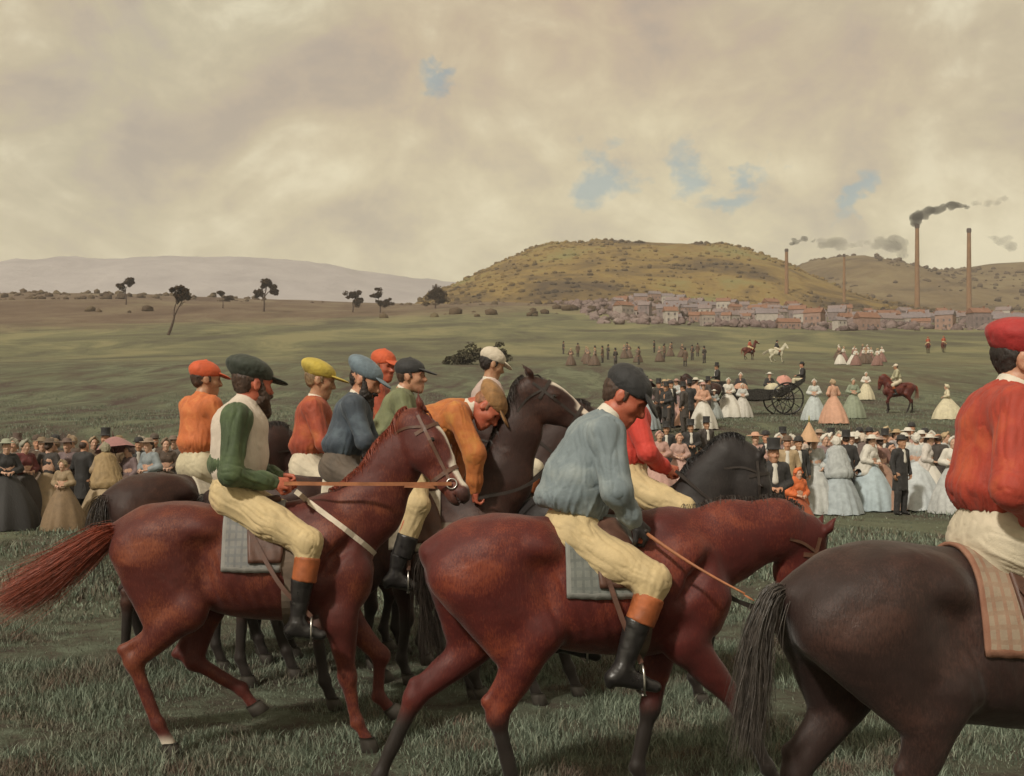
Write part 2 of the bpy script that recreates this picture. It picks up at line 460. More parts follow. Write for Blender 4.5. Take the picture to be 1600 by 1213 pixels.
def ground_z(x, y):
    x = np.asarray(x, float); y = np.asarray(y, float)
    z = _prof(np.maximum(y, -150))
    a = x / np.maximum(y, 40)
    far = sstep(150, 520, y)
    z = z + far * y * (.007 * sstep(-.05, -.35, a) - .014 * sstep(.08, .3, a))
    P = np.stack([x, y, 0 * x], -1)
    amp = .035 + .22 * sstep(40, 120, y) + 2.2 * sstep(150, 500, y)
    sc_ = np.where(y < 90, 6.0, 60.0)
    z = z + amp * (fbm(P / 55.0, 3) - .5) * 2 * sstep(26, 60, y) + (fbm(P / 1.3 + 9, 3) - .5) * .05 * (1 - sstep(30, 60, y))
    return z
def P3(px, py, s):
    """a point of the picture at the depth where a metre is s photo pixels"""
    return Vector(((px - 800) / s, F / s, EYE - (py - HY) / s))
def ground_at(px, s):
    x, y = (px - 800) / s, F / s
    return Vector((x, y, float(ground_z(x, y))))

def axis_pos(n, a, mx):
    t = np.linspace(-1, 1, n); return np.sinh(t * a) / math.sinh(a) * mx
ty = np.concatenate([np.linspace(-60, 3, 16)[:-1], 3 * (6200 / 3) ** np.linspace(0, 1, 300)])
xs = axis_pos(421, 6.4, 6000)
GX, GY = np.meshgrid(xs, ty)
GZ = ground_z(GX, GY)
nv, nu = GX.shape
ii = np.arange(nv - 1)[:, None] * nu + np.arange(nu - 1)[None, :]
Q = np.stack([ii, ii + 1, ii + nu + 1, ii + nu], -1).reshape(-1, 4)
gm, nd, lk, b = base_mat('turf')
n_big = obj_noise(nd, lk, .035, 5, .6, .6)
n_mid = obj_noise(nd, lk, .42, 7, .68, .8, (1, .22, 1))
n_near = obj_noise(nd, lk, 2.6, 7, .66, .6)
n_fine = obj_noise(nd, lk, 30, 5, .65, .3)
near = ramp_node(nd, lk, n_near, [(.34, (.055, .044, .036)), (.44, (.082, .074, .056)), (.54, (.098, .108, .077)), (.66, (.145, .170, .125))])
mid = ramp_node(nd, lk, n_mid, [(.38, (.075, .054, .046)), (.46, (.098, .088, .064)), (.53, (.108, .118, .078)), (.61, (.155, .168, .108))])
tcn = N(nd, 'ShaderNodeTexCoord'); sep = N(nd, 'ShaderNodeSeparateXYZ'); lk.new(tcn.outputs['Object'], sep.inputs[0])
yw = math_node(nd, lk, 'ADD', sep.outputs['Y'], math_node(nd, lk, 'MULTIPLY', math_node(nd, lk, 'SUBTRACT', n_big, .5), 160.0))
def yramp(a, b_): 
    mr = N(nd, 'ShaderNodeMapRange'); lk.new(yw, mr.inputs[0]); mr.inputs[1].default_value = a; mr.inputs[2].default_value = b_; return mr.outputs[0]
ynear = N(nd, 'ShaderNodeMapRange'); lk.new(sep.outputs['Y'], ynear.inputs[0]); ynear.inputs[1].default_value = 11; ynear.inputs[2].default_value = 27
col = mix_rgb(nd, lk, ynear.outputs[0], near, mid)
n_str = obj_noise(nd, lk, .05, 7, .68, .6, (1, .5, 1))
hay = ramp_node(nd, lk, n_str, [(.39, (.095, .088, .060)), (.5, (.145, .145, .082)), (.60, (.215, .200, .108))])
col = mix_rgb(nd, lk, yramp(90, 190), col, hay)
heath = ramp_node(nd, lk, n_str, [(.34, (.10, .066, .046)), (.5, (.145, .105, .072)), (.66, (.19, .155, .10))])
xw = math_node(nd, lk, 'ADD', sep.outputs['X'], math_node(nd, lk, 'MULTIPLY', math_node(nd, lk, 'SUBTRACT', n_mid, .5), 60.0))
# heather and ploughland on the far slope: begins nearer on the left of the field
yh = math_node(nd, lk, 'SUBTRACT', yw, math_node(nd, lk, 'MULTIPLY', xw, .9))
mr = N(nd, 'ShaderNodeMapRange'); lk.new(yh, mr.inputs[0]); mr.inputs[1].default_value = 330; mr.inputs[2].default_value = 400
col = mix_rgb(nd, lk, mr.outputs[0], col, heath)
lk.new(col, b.inputs['Base Color']); b.inputs['Roughness'].default_value = .95; b.inputs['Specular IOR Level'].default_value = .2
add_bump(nd, lk, b, math_node(nd, lk, 'ADD', n_fine, math_node(nd, lk, 'MULTIPLY', n_near, 1.2)), .9, .06)
ground = obj('ground', new_mesh('ground', np.stack([GX, GY, GZ], -1).reshape(-1, 3), Q), gm)
tag(ground, kind='structure')

# ---- grass: short uneven turf, thick near the camera, tufts further off
def grass_mesh(name, n, y0, y1, hmin, hmax, w, seed, spread, half=.62, clump=1.0):
    r = np.random.RandomState(seed)
    u = r.rand(n); y = (y0 ** spread + u * (y1 ** spread - y0 ** spread)) ** (1 / spread)
    x = (r.rand(n) * 2 - 1) * (y * half + 1.5)
    P = np.stack([x, y, 0 * x], -1)
    den = fbm(P * clump, 3); keep = r.rand(n) < sstep(.32, .58, den) * .84 + .16
    x, y = x[keep], y[keep]; n = len(x); den = den[keep]
    z = ground_z(x, y) - .006
    h = (hmin + (hmax - hmin) * r.rand(n) ** 1.6) * (.45 + 1.05 * sstep(.34, .68, den))
    a = r.rand(n) * 6.283; la = r.rand(n) * 6.283; ln = h * (.25 + .65 * r.rand(n))
    wx, wy = np.cos(a) * w * .5, np.sin(a) * w * .5
    b0 = np.stack([x - wx, y - wy, z], -1); b1 = np.stack([x + wx, y + wy, z], -1)
    mx, my = x + np.cos(la) * ln * .35, y + np.sin(la) * ln * .35
    m0 = np.stack([mx - wx * .7, my - wy * .7, z + h * .62], -1); m1 = np.stack([mx + wx * .7, my + wy * .7, z + h * .62], -1)
    tp = np.stack([x + np.cos(la) * ln, y + np.sin(la) * ln, z + h], -1)
    V = np.stack([b0, b1, m1, m0, tp], 1).reshape(-1, 3)
    o = np.arange(n)[:, None] * 5
    Fs = np.concatenate([o + [0, 1, 2, 3]]), np.concatenate([o + [3, 2, 4]])
    me = bpy.data.meshes.new(name)
    me.vertices.add(len(V)); me.vertices.foreach_set('co', V.astype(np.float32).ravel())
    loops = np.concatenate([Fs[0].ravel(), Fs[1].ravel()]).astype(np.int32)
    me.loops.add(len(loops)); me.loops.foreach_set('vertex_index', loops)
    st = np.concatenate([np.arange(n) * 4, n * 4 + np.arange(n) * 3]).astype(np.int32)
    me.polygons.add(2 * n); me.polygons.foreach_set('loop_start', st); me.update(calc_edges=True)
    add_attr(me, 'tint', np.repeat(r.rand(n), 5))
    return me
gr, nd, lk, b = base_mat('grass_blades')
ti = N(nd, 'ShaderNodeAttribute', attribute_name='tint')
n_near = obj_noise(nd, lk, 1.3, 6, .7, 1.0)
green = ramp_node(nd, lk, ti.outputs['Fac'], [(0, (.075, .098, .072)), (.5, (.138, .168, .124)), (1, (.24, .28, .215))])
dry = ramp_node(nd, lk, ti.outputs['Fac'], [(0, (.070, .048, .040)), (.5, (.122, .088, .068)), (1, (.20, .16, .118))])
lk.new(mix_rgb(nd, lk, ramp_node(nd, lk, n_near, [(.38, (1, 1, 1)), (.51, (0, 0, 0))]), green, dry), b.inputs['Base Color'])
b.inputs['Roughness'].default_value = .75; b.inputs['Specular IOR Level'].default_value = .25
g1 = obj('grass', grass_mesh('grass_near', 300000, 4.6, 13, .02, .085, .007, 1, 1.3), gr)
tag(g1, 'short olive and straw coloured turf under the nearest horses', 'grass', kind='stuff')
g2 = obj('grass', grass_mesh('grass_mid', 260000, 13, 85, .03, .11, .024, 2, .45, clump=.6), gr)
tag(g2, 'rough turf of the field around the spectators', 'grass', kind='stuff')
# ================================================================ horses
LAT = A3(0, 1, 0)
def horse_shape(P, headonly=False):
    S = Shape()
    # trunk
    S.cone((.40, 0, 1.165), (-.28, 0, 1.20), .335, .285, .05, .78)
    S.ell((.10, 0, 1.12), (.54, .275, .30), .06)
    S.cone((.30, 0, 1.06), (-.42, 0, 1.20), .255, .19, .06, .85)
    S.cone((.47, 0, 1.46), (.12, 0, 1.41), .095, .085, .13, .6)
    S.cone((.10, 0, 1.38), (-.45, 0, 1.41), .12, .135, .12, 1.1)
    S.ell((-.50, 0, 1.30), (.33, .235, .245), .08)
    S.cone((-.62, 0, 1.42), (-.80, 0, 1.36), .10, .065, .07)
    for s in (-1, 1):
        S.ell((-.47, s * .12, 1.35), (.31, .135, .175), .07, [(.96, 0, .25), (0, 1, 0), (-.25, 0, .96)])
        S.ell((-.26, s * .20, 1.385), (.065, .05, .055), .09)
        S.ell((-.29, s * .29, 1.15), (.09, .10, .17), .11, sub=True)
        S.ell((-.62, s * .295, 1.18), (.03, .06, .22), .08, [(.9, 0, .43), (0, 1, 0), (-.43, 0, .9)], sub=True)          # flank hollow
        S.cone((.42, s * .095, 1.46), (.63, s * .150, 1.13), .085, .125, .07, .7)
        S.cone((.52, s * .17, 1.33), (.40, s * .175, 1.10), .10, .13, .08, .6)
        S.ell((.64, s * .085, 1.05), (.12, .10, .16), .05)
        S.ell((.56, s * .255, 1.24), (.035, .05, .17), .07, [(.75, 0, -.66), (0, 1, 0), (.66, 0, .75)], sub=True)
        S.ell((.30, s * .30, 1.02), (.030, .05, .15), .06, [(.93, 0, .37), (0, 1, 0), (-.37, 0, .93)], sub=True)
        S.cone((.52, s * .20, 1.22), (.66, s * .20, 1.34), .03, .03, .05, sub=True)
    # hind legs
    for s, st, hk, ft, to in P['hind']:
        st, hk, ft, to = [A3(p[0], s * p[2] if len(p) > 2 else s * w, p[1]) for p, w in zip((st, hk, ft, to), (.185, .14, .135, .135))]
        S.cone((-.50, s * .125, 1.24), st, .215, .115, .07, .70)
        gm_ = st * .62 + hk * .38
        S.cone((-.71, s * .105, 1.24), gm_ + A3(-.055, 0, 0), .115, .062, .06, .9)
        S.cone((-.60, s * .15, 1.20), gm_ + A3(-.02, 0, .03), .13, .07, .06, .8)
        S.ell(st + A3(.01, 0, -.01), (.085, .07, .10), .05)
        S.cone(st, hk, .115, .052, .04, .88)
        S.cone(st * .7 + hk * .3 + A3(-.03, 0, 0), st * .35 + hk * .65 + A3(-.02, 0, 0), .075, .045, .04, .8)
        up = nrm(hk - ft); cal = hk + up * .085 + A3(-.035, 0, 0)
        S.cone(gm_ + A3(-.06, 0, 0), cal, .04, .024, .03)
        S.cone(cal, hk, .03, .045, .03); S.ell(hk, (.052, .042, .062), .03)
        S.cone(hk, ft, .045, .034, .03, .9)
        bk = np.cross(up, LAT); bk = bk if bk[0] < 0 else -bk
        S.cone(hk + bk * .012, ft + bk * .018, .026, .022, .02)
        S.ell(ft, (.042, .037, .045), .025); S.cone(ft + bk * .02, ft + bk * .022 - up * .01, .02, .02, .02)
        S.cone(ft, to, .034, .040, .02)
    for s, el, kn, ft, to in P['fore']:
        el, kn, ft, to = [A3(p[0], s * p[2] if len(p) > 2 else s * w, p[1]) for p, w in zip((el, kn, ft, to), (.165, .13, .125, .125))]
        S.cone((.62, s * .14, 1.10), el, .125, .11, .05, .75)
        S.cone(el, kn, .098, .052, .05, .85)
        S.cone(el * .8 + kn * .2 + A3(.03, 0, 0), el * .45 + kn * .55 + A3(.012, 0, 0), .065, .045, .04, .9)
        S.ell(kn, (.055, .050, .066), .03)
        up = nrm(kn - ft); bk = np.cross(up, LAT); bk = bk if bk[0] < 0 else -bk
        S.cone(kn, ft, .041, .033, .03, .9); S.cone(kn + bk * .014, ft + bk * .018, .026, .022, .02)
        S.ell(ft, (.041, .037, .045), .025); S.cone(ft + bk * .02, ft + bk * .022 - up * .01, .02, .02, .02)
        S.cone(ft, to, .033, .040, .02)
    # neck
    nk = [(A3(*n[:3]), n[3]) for n in P['neck']]
    S.cone((.44, 0, 1.26), nk[0][0], .27, nk[0][1], .10, .62)
    for (a, ra), (b, rb) in zip(nk[:-1], nk[1:]): S.cone(a, b, ra, rb, .07, .60)
    # head
    a, n, l, C = head_frame(P)
    def h(t, u, w=0): return C + a * t + n * u + l * w
    L = P.get('hl', .58)
    S.cone(h(.02, -.02), h(.20, .0), .105, .098, .05, .74, l)
    S.cone(h(.16, .012), h(L - .07, -.005), .090, .058, .05, .66, l)
    S.cone(h(.08, .035), h(.32, .035), .055, .045, .05, .9, l)
    for s in (-1, 1):
        S.ell(h(.17, -.075, s * .030), (.125, .088, .045), .04, [a, n, l])
        S.ell(h(.185, .038, s * .062), (.032, .026, .022), .03, [a, n, l])       # brow
        S.ell(h(.30, -.012, s * .058), (.10, .010, .010), .03, [a, n, l])        # cheek ridge
        S.ell(h(.34, .03, s * .072), (.11, .03, .022), .05, [a, n, l], sub=True)
        e0 = h(-.02, .055, s * .052); e1 = h(-.115, .105, s * .078)
        S.cone(e0, h(-.06, .085, s * .068), .022, .030, .02, .7, n); S.cone(h(-.06, .085, s * .068), e1 + (e1 - e0) * .25, .030, .006, .012, .7, n)
        S.ell(h(-.075, .125, s * .078), (.045, .022, .013), .012, [nrm(e1 - e0), n, l], sub=True)
    S.cone(h(.22, -.11), h(L - .06, -.062), .050, .030, .05, .75, l)
    S.ell(h(L - .045, -.005), (.070, .056, .054), .04, [a, n, l])
    S.ell(h(L - .03, -.055), (.045, .026, .036), .025, [a, n, l])
    for s in (-1, 1):
        S.ell(h(L - .035, .022, s * .038), (.032, .022, .020), .02, [a, n, l])
        S.ell(h(L - .022, .026, s * .058), (.018, .010, .014), .012, [a, n, l], sub=True)
    S.ell(h(L - .01, -.038), (.06, .006, .06), .015, [a, n, l], sub=True)      # mouth line
    return S
def head_frame(P):
    C = A3(*P['poll']); M = A3(*P['muzzle']); a = nrm(M - C)
    l = LAT - a * (LAT @ a); l = nrm(l); n = np.cross(a, l)
    return a, n, l, C
def hoof_mesh(P):
    out = []
    for key in ('hind', 'fore'):
        for leg in P[key]:
            s = leg[0]; ft, to = leg[3], leg[4]
            w = .135 if key == 'hind' else .125
            ftv = A3(ft[0], s * (ft[2] if len(ft) > 2 else w), ft[1]); tov = A3(to[0], s * (to[2] if len(to) > 2 else w), to[1])
            d = nrm(tov - ftv); mb = MB(); planted = tov[2] < .10
            if planted:
                up = A3(0, 0, 1); fw = A3(1, 0, 0); hgt = max(tov[2] + .012, .05); sh = .030
            else:
                fw = np.cross(LAT, d); up = -nrm(d * .9 + fw * .1); fw = nrm(np.cross(LAT, up)); fw = fw if fw[0] * 1 > 0 or True else -fw
                if fw @ A3(-d[2], 0, d[0]) < 0: fw = fw
                hgt = .082; sh = .02
            prof = [(.043, 0, 0), (.048, .2, .25), (.056, .95, 1.0), (.050, 1.0, 1.0), (0.001, .98, 1.0)]
            V = []
            for r, t, f in prof:
                for k in range(16):
                    an = 2 * math.pi * k / 16
                    V.append(tov + up * .012 - up * hgt * t + fw * (sh * f + r * 1.08 * math.cos(an)) + LAT * (r * math.sin(an)))
            Fs = [(i * 16 + k, i * 16 + (k + 1) % 16, (i + 1) * 16 + (k + 1) % 16, (i + 1) * 16 + k) for i in range(4) for k in range(16)]
            Fs.append(tuple(range(16)))
            mb.add(V, Fs); out.append(mb.mesh('hoof'))
    return out
def strand_mesh(name, roots, guides, n_seg, w0, seed, spread):
    """ribbons that start at roots and follow guide offsets"""
    r = np.random.RandomState(seed); V = []; Q = []
    for rt, gd in zip(roots, guides):
        pts = spline([rt + g for g in gd], max(1, n_seg // (len(gd) - 1)))
        j = nrm(r.randn(3)); o = len(V); m = len(pts); ph = r.randn(3) * spread
        for i, p in enumerate(pts):
            t = i / (m - 1); ww = w0 * (1 - .8 * t) * (.6 + .8 * r.rand() if False else 1)
            q = p + ph * t * t + r.randn(3) * .002
            V += [q - j * ww, q + j * ww]
        for i in range(m - 1): Q.append((o + 2 * i, o + 2 * i + 1, o + 2 * i + 3, o + 2 * i + 2))
    return new_mesh(name, np.array(V), np.array(Q))
def tail_mesh(path, n, seed, width=.05, fan=.08):
    """path: guide points from the dock; n strands"""
    r = np.random.RandomState(seed); path = [np.asarray(p, float) for p in path]
    roots, gd = [], []
    for k in range(n):
        o = r.randn(3) * A3(.012, .018, .012); e = r.randn(3) * A3(fan, fan * .7, fan * .8); cut = .72 + .28 * r.rand()
        L = len(path); pts = []
        for i in range(L):
            t = i / (L - 1)
            tt = t * cut * (L - 1); j = min(int(tt), L - 2); f = tt - j
            p = path[j] * (1 - f) + path[j + 1] * f
            pts.append(p + o * (1 + 2.2 * math.sin(min(1, t * 1.3) * math.pi * .5)) * (width / .03) * .55 + e * t * t)
        roots.append(A3(0, 0, 0)); gd.append(pts)
    return strand_mesh('tail', roots, gd, 12, .0024, seed + 1, .012)
def build_horse(P, seed=0, h=.0135):
    S = horse_shape(P)
    V, Qd = S.mesh(h, 2)
    nv_ = vnormals(V, Qd)
    V = V + nv_ * ((fbm(V * 7.0 + seed, 3) - .5) * .016)[:, None]
    rb = sstep(-.30, -.18, V[:, 0]) * sstep(.30, .18, V[:, 0]) * sstep(.90, 1.0, V[:, 2]) * sstep(1.36, 1.22, V[:, 2]) * sstep(.14, .2, np.abs(V[:, 1]))
    V = V + nv_ * (rb * .0035 * np.sin((V[:, 0] + (V[:, 2] - 1.1) * .35) * 2 * math.pi / .068))[:, None]
    me = new_mesh('horse_body', V, Qd)
    a, n, l, C = head_frame(P); rel = V - C
    t, u, w = rel @ a, rel @ n, np.abs(rel @ l)
    L = P.get('hl', .58)
    pts = sstep(P.get('pz', (.62, .42))[0], P.get('pz', (.62, .42))[1], V[:, 2]) if P.get('black_legs', True) else 0 * V[:, 2]
    inhead = (t > -.02) & (t < L + .05) & (np.abs(u) < .15) & (w < .12)
    pts = np.maximum(pts, .75 * sstep(L - .12, L, t) * inhead)
    white = 0 * t
    if P.get('blaze'):
        bw = .030 * (1 + .35 * np.sin(t * 16)) + .006 * (vnoise(V * 30) - .5)
        white = inhead * sstep(.015, .0, w - bw) * sstep(.02, .035, u) * sstep(.10, .13, t) * sstep(L - .05, L - .09, t) + 0
        white = np.maximum(white, inhead * sstep(.012, .0, w - bw) * sstep(.55, .75, nv_ @ n) * sstep(.10, .13, t) * sstep(L - .04, L - .08, t))
    for (fx, fz, rad, zc) in P.get('socks', []):
        d = np.hypot(V[:, 0] - fx, V[:, 2] - fz); white = np.maximum(white, sstep(rad, rad * .8, d) * sstep(zc[0], zc[1], V[:, 2]))
        pts = pts * (1 - white)
    add_attr(me, 'points', np.clip(pts, 0, 1)); add_attr(me, 'white', np.clip(white, 0, 1))
    out = {'P': P, 'body': me, 'bvh': BVHTree.FromPolygons(V.tolist(), Qd.tolist()), 'hoof': hoof_mesh(P)}
    eyes = []
    for s in (-1, 1):
        mb = MB(); c = C + a * .185 + n * .026 + l * s * .072
        mb.lathe([(.001, -.019), (.011, -.015), (.018, -.006), (.019, 0), (.018, .006), (.011, .015), (.001, .019)], 12, c)
        eyes.append(mb.mesh('eye'))
    out['eye'] = eyes
    # mane: locks along the crest
    r = np.random.RandomState(seed + 5); roots, gd = [], []
    crest = P['crest']; cs = spline([A3(*c) for c in crest], 12)
    nm = P.get('mane_n', 1700); ml = 1.25 * P.get('mane_len', .13); side = P.get('mane_side', 1)
    for k in range(nm):
        f = r.rand() * (len(cs) - 1); j = min(int(f), len(cs) - 2); p = cs[j] * (1 - f + j) + cs[j + 1] * (f - j)
        tdir = nrm(cs[j + 1] - cs[j]); nn = np.cross(LAT, tdir); nn = nn if nn[2] > 0 else -nn
        hit = out['bvh'].ray_cast(Vector(p + nn * .4), Vector(-nn))
        if hit[0] is None: continue
        p = np.array(hit[0]) + LAT * r.uniform(-.012, .012)
        ln = ml * r.uniform(.5, 1.1); sd_ = side if r.rand() < .8 else -side
        roots.append(p); gd.append([A3(0, 0, 0) - nn * .01, nn * .022 + LAT * sd_ * .018, nn * (.012 - ln * .2) + LAT * sd_ * (.045 + .01 * r.rand()) + A3(r.uniform(-.02, .02), 0, -ln * .45), -nn * ln * .3 + LAT * sd_ * .06 + A3(r.uniform(-.03, .03), 0, -ln)])
    # forelock
    for k in range(40):
        p = C + n * .07 + a * -.03 + l * r.uniform(-.03, .03)
        roots.append(p); gd.append([A3(0, 0, 0), n * .03 + a * .03, n * .022 + a * .09 + l * r.uniform(-.02, .02), n * .005 + a * .15 + l * r.uniform(-.03, .03)])
    out['mane'] = strand_mesh('mane', roots, gd, 9, .0024, seed + 9, .010)
    out['tail'] = tail_mesh(P['tail'], P.get('tail_n', 420), seed + 3, P.get('tail_w', .05), P.get('tail_fan', .08))
    return out
HOOF = None
def place_horse(H, loc, rz, sc, cm, hm, label, group=None, hoofm=None):
    o = empty('horse', loc, rz, label, 'horse', group, sc)
    obj('horse_body', H['body'], cm, o)
    for k, m in enumerate(H['hoof']):
        obj('hoof', m, hoofm or leather('hoof_horn', (.05, .042, .035), .6), o)
    for m in H['eye']: obj('eye', m, leather('eye_dark', (.012, .008, .006), .12), o)
    obj('mane', H['mane'], hm, o)['kind'] = 'stuff'; obj('tail', H['tail'], hm, o)['kind'] = 'stuff'
    return o

# ---- tack, all fitted to the trunk by casting rays onto it
def drape(bvh, outline, off, th, nu_=26, nv_=34):
    """outline(u) -> (x at top, x at hem), angle range; sheet over the back, thickness th"""
    top, bot = [], []
    for i in range(nu_ + 1):
        for j in range(nv_ + 1):
            u, v = i / nu_, j / nv_
            x, an = outline(u, v)
            d = Vector((0, math.sin(an), math.cos(an))); c = Vector((x, 0, 1.22))
            hit = bvh.ray_cast(c + d * 1.0, -d)
            p = hit[0] if hit[0] is not None else c + d * .3
            wv = .006 * math.sin(9 * x * 6.28 / 2 + 3 * an)
            top.append(p + d * (off + th + wv * .5)); bot.append(p + d * (off * .3))
    V = top + bot; n = len(top); Fs = []
    st = nv_ + 1
    for i in range(nu_):
        for j in range(nv_):
            a = i * st + j; Fs.append((a, a + st, a + st + 1, a + 1)); b = n + a; Fs.append((b, b + 1, b + st + 1, b + st))
    def side(ids):
        for p, q in zip(ids[:-1], ids[1:]): Fs.append((p, q, q + n, p + n))
    side([i * st for i in range(nu_ + 1)][::-1]); side([i * st + nv_ for i in range(nu_ + 1)])
    side(list(range(st))); side([nu_ * st + j for j in range(st)][::-1])
    return V, Fs, (nu_, nv_)
def tack_meshes(H):
    bvh = H['bvh']; T = {}
    def cloth(u, v):
        an = R(-105) + R(210) * v; e = abs(v - .5) * 2
        return (-.135 + .36 * u - .01 * e, an)
    V, Fs, _ = drape(bvh, cloth, .006, .010)
    me = new_mesh('saddle_cloth', [tuple(v) for v in V], Fs)
    uv = me.attributes.new('su', 'FLOAT', 'POINT'); vv = me.attributes.new('sv', 'FLOAT', 'POINT')
    k = len(V) // 2; us = [i / 26 for i in range(27) for j in range(35)]; vs_ = [j / 34 for i in range(27) for j in range(35)]
    uv.data.foreach_set('value', us + us); vv.data.foreach_set('value', vs_ + vs_)
    T['saddle_cloth'] = me
    T['flap'] = []
    for s in (-1, 1):
        def flap(u, v, s=s):
            an = s * (R(18) + R(76) * v); x0 = .0 + .02 * v; x1 = .15 + .08 * math.sin(v * 2.2)
            return (x0 + (x1 - x0) * u, an)
        V, Fs, _ = drape(bvh, flap, .020, .010, 12, 16); T['flap'].append(new_mesh('flap', [tuple(v) for v in V], Fs if s < 0 else [f[::-1] for f in Fs]))
    zt = bvh.ray_cast(Vector((.0, 0, 2.2)), Vector((0, 0, -1)))[0].z
    S = Shape()
    S.cone((-.04, 0, zt + .006), (.02, 0, zt + .004), .034, .03, .04, 2.6); S.cone((.02, 0, zt + .004), (.17, 0, zt + .030), .03, .028, .04, 1.8)
    S.ell((-.05, 0, zt + .010), (.03, .10, .016), .03)
    V, Qd = S.mesh(.012); T['seat'] = new_mesh('seat', V, Qd)
    mb = MB(); pts = []
    for k in range(33):
        an = R(60) + R(240) * k / 32; d = Vector((0, math.sin(an), math.cos(an))); c = Vector((.26, 0, 1.2))
        hit = bvh.ray_cast(c + d, -d); pts.append(np.array(hit[0] + d * .006) if hit[0] else np.array(c + d * .3))
    mb.tube(pts, .035, 8, .12, up=None)
    T['girth'] = girth_strip(pts, .045)
    return T
def girth_strip(pts, w):
    mb = MB(); V = []
    c = sum(pts) / len(pts)
    for p in pts:
        d = nrm((p - c) * A3(0, 1, 1))
        for o, x in ((.0, -w), (.009, -w), (.009, w), (.0, w)): V.append(p + d * o + A3(x, 0, 0))
    Fs = [(4 * i + k, 4 * i + (k + 1) % 4, 4 * i + 4 + (k + 1) % 4, 4 * i + 4 + k) for i in range(len(pts) - 1) for k in range(4)]
    Fs += [(0, 1, 2, 3), tuple(4 * (len(pts) - 1) + k for k in (3, 2, 1, 0))]
    return mb.add(V, Fs).mesh('girth', False)
def bridle_meshes(H):
    P = H['P']; a, n, l, C = head_frame(P); bvh = H['bvh']; L = P.get('hl', .58); out = {}
    def ring(t0, tilt, n0, n1, m=25, lift=.004):
        pts = []
        for k in range(m):
            an = n0 + (n1 - n0) * k / (m - 1)
            d = n * math.cos(an) + l * math.sin(an); c = C + a * (t0 + tilt * math.cos(an)) - n * .02
            hit = bvh.ray_cast(Vector(c + d * .22), Vector(-d))
            p = np.array(hit[0]) if hit[0] is not None else c + d * .08
            pts.append(p + d * lift)
        return pts
    def strap(pts, w, name):
        mb = MB(); mb.tube(pts, w, 8, .28, up=None); return mb.mesh(name)
    out['noseband'] = strap_flat(ring(L - .20, 0, 0, 2 * math.pi, 33), a, .013, 'noseband')
    out['browband'] = strap_flat(ring(.10, .0, -1.9, 1.9), a, .012, 'browband')
    out['throat_latch'] = strap_flat(ring(.06, .05, .9, 2 * math.pi - .9), a, .008, 'throat_latch')
    for s in (-1, 1):
        pts = []
        for k in range(14):
            t = .0 + (L - .13) * k / 13; d = l * s
            c = C + a * t + n * (.03 - .05 * k / 13)
            hit = bvh.ray_cast(Vector(c + d * .25), Vector(-d)); p = np.array(hit[0]) if hit[0] is not None else c + d * .07
            pts.append(p + d * .005)
        out.setdefault('cheekpiece', []).append(strap_flat(pts, n, .010, 'cheekpiece'))
        mb = MB(); c = pts[-1] + l * s * .012 + a * .015; 
        mb.tube([c + a * .032 * math.cos(x) + n * .032 * math.sin(x) for x in np.linspace(0, 2 * math.pi, 17)], .005, 6, caps=False)
        out.setdefault('bit_ring', []).append(mb.mesh('bit_ring')); out.setdefault('bit', []).append(c)
    return out
def strap_flat(pts, side, w, name, th=.005):
    mb = MB(); V = []; m = len(pts); cen = sum(pts) / m
    for i, p in enumerate(pts):
        t = nrm(pts[min(i + 1, m - 1)] - pts[max(i - 1, 0)]); sd_ = side - t * (side @ t); sd_ = nrm(sd_); nn = np.cross(t, sd_)
        for o, x in ((-th, -w), (th, -w), (th, w), (-th, w)): V.append(p + nn * o * .6 + sd_ * x)
    Fs = [(4 * i + k, 4 * i + (k + 1) % 4, 4 * i + 4 + (k + 1) % 4, 4 * i + 4 + k) for i in range(m - 1) for k in range(4)]
    Fs += [(3, 2, 1, 0), tuple(4 * (m - 1) + k for k in range(4))]
    return mb.add(V, Fs).mesh(name, False)
def place_bridle(B, horse, lm, label, group=None):
    o = empty('bridle', horse.location, horse.rotation_euler[2], label, 'bridle', group, horse.scale[0])
    for k in ('noseband', 'browband', 'throat_latch'): obj(k, B[k], lm, o)
    for m in B['cheekpiece']: obj('cheekpiece', m, lm, o)
    for m in B['bit_ring']: obj('bit_ring', m, metal('steel'), o)
    return o
def place_saddle(T, horse, clothm, lm, label_s, label_c, group=None, stirrups=None):
    hl, hr, hs = horse.location, horse.rotation_euler[2], horse.scale[0]
    c = obj('saddle_cloth', T['saddle_cloth'], clothm); c.location = hl; c.rotation_euler = (0, 0, hr); c.scale = (hs,) * 3
    tag(c, label_c, 'saddle cloth', group and 'cloths under the saddles')
    o = empty('saddle', hl, hr, label_s, 'saddle', group, hs)
    obj('seat', T['seat'], lm, o)
    for m in T['flap']: obj('flap', m, lm, o)
    obj('girth', T['girth'], leather('girth_web', (.16, .12, .09), .8), o)
    for k, (side, foot) in enumerate(stirrups or []):     # foot in horse-local coordinates
        foot = np.asarray(foot, float); top = A3(.02, side * .235, 1.40)
        mb = MB(); mid = (top + foot) / 2 + A3(0, side * .05, 0)
        st = obj('stirrup_leather', strap_flat(spline([top, mid, foot + A3(0, 0, .12)], 8), A3(1, 0, 0), .013, 'stirrup_leather'), lm, o)
        mb = MB(); w = .058
        arc = [foot + A3(0, w * math.cos(x), .02 + .10 * math.sin(x)) for x in np.linspace(0, math.pi, 13)]
        mb.tube([foot + A3(0, w, -.03)] + arc + [foot + A3(0, -w, -.03)], .006, 6); mb.tube([foot + A3(0, w, -.03), foot + A3(0, -w, -.03)], .012, 6, .5)
        obj('stirrup_iron', mb.mesh('stirrup_iron'), metal('steel'), st)
    return o, c
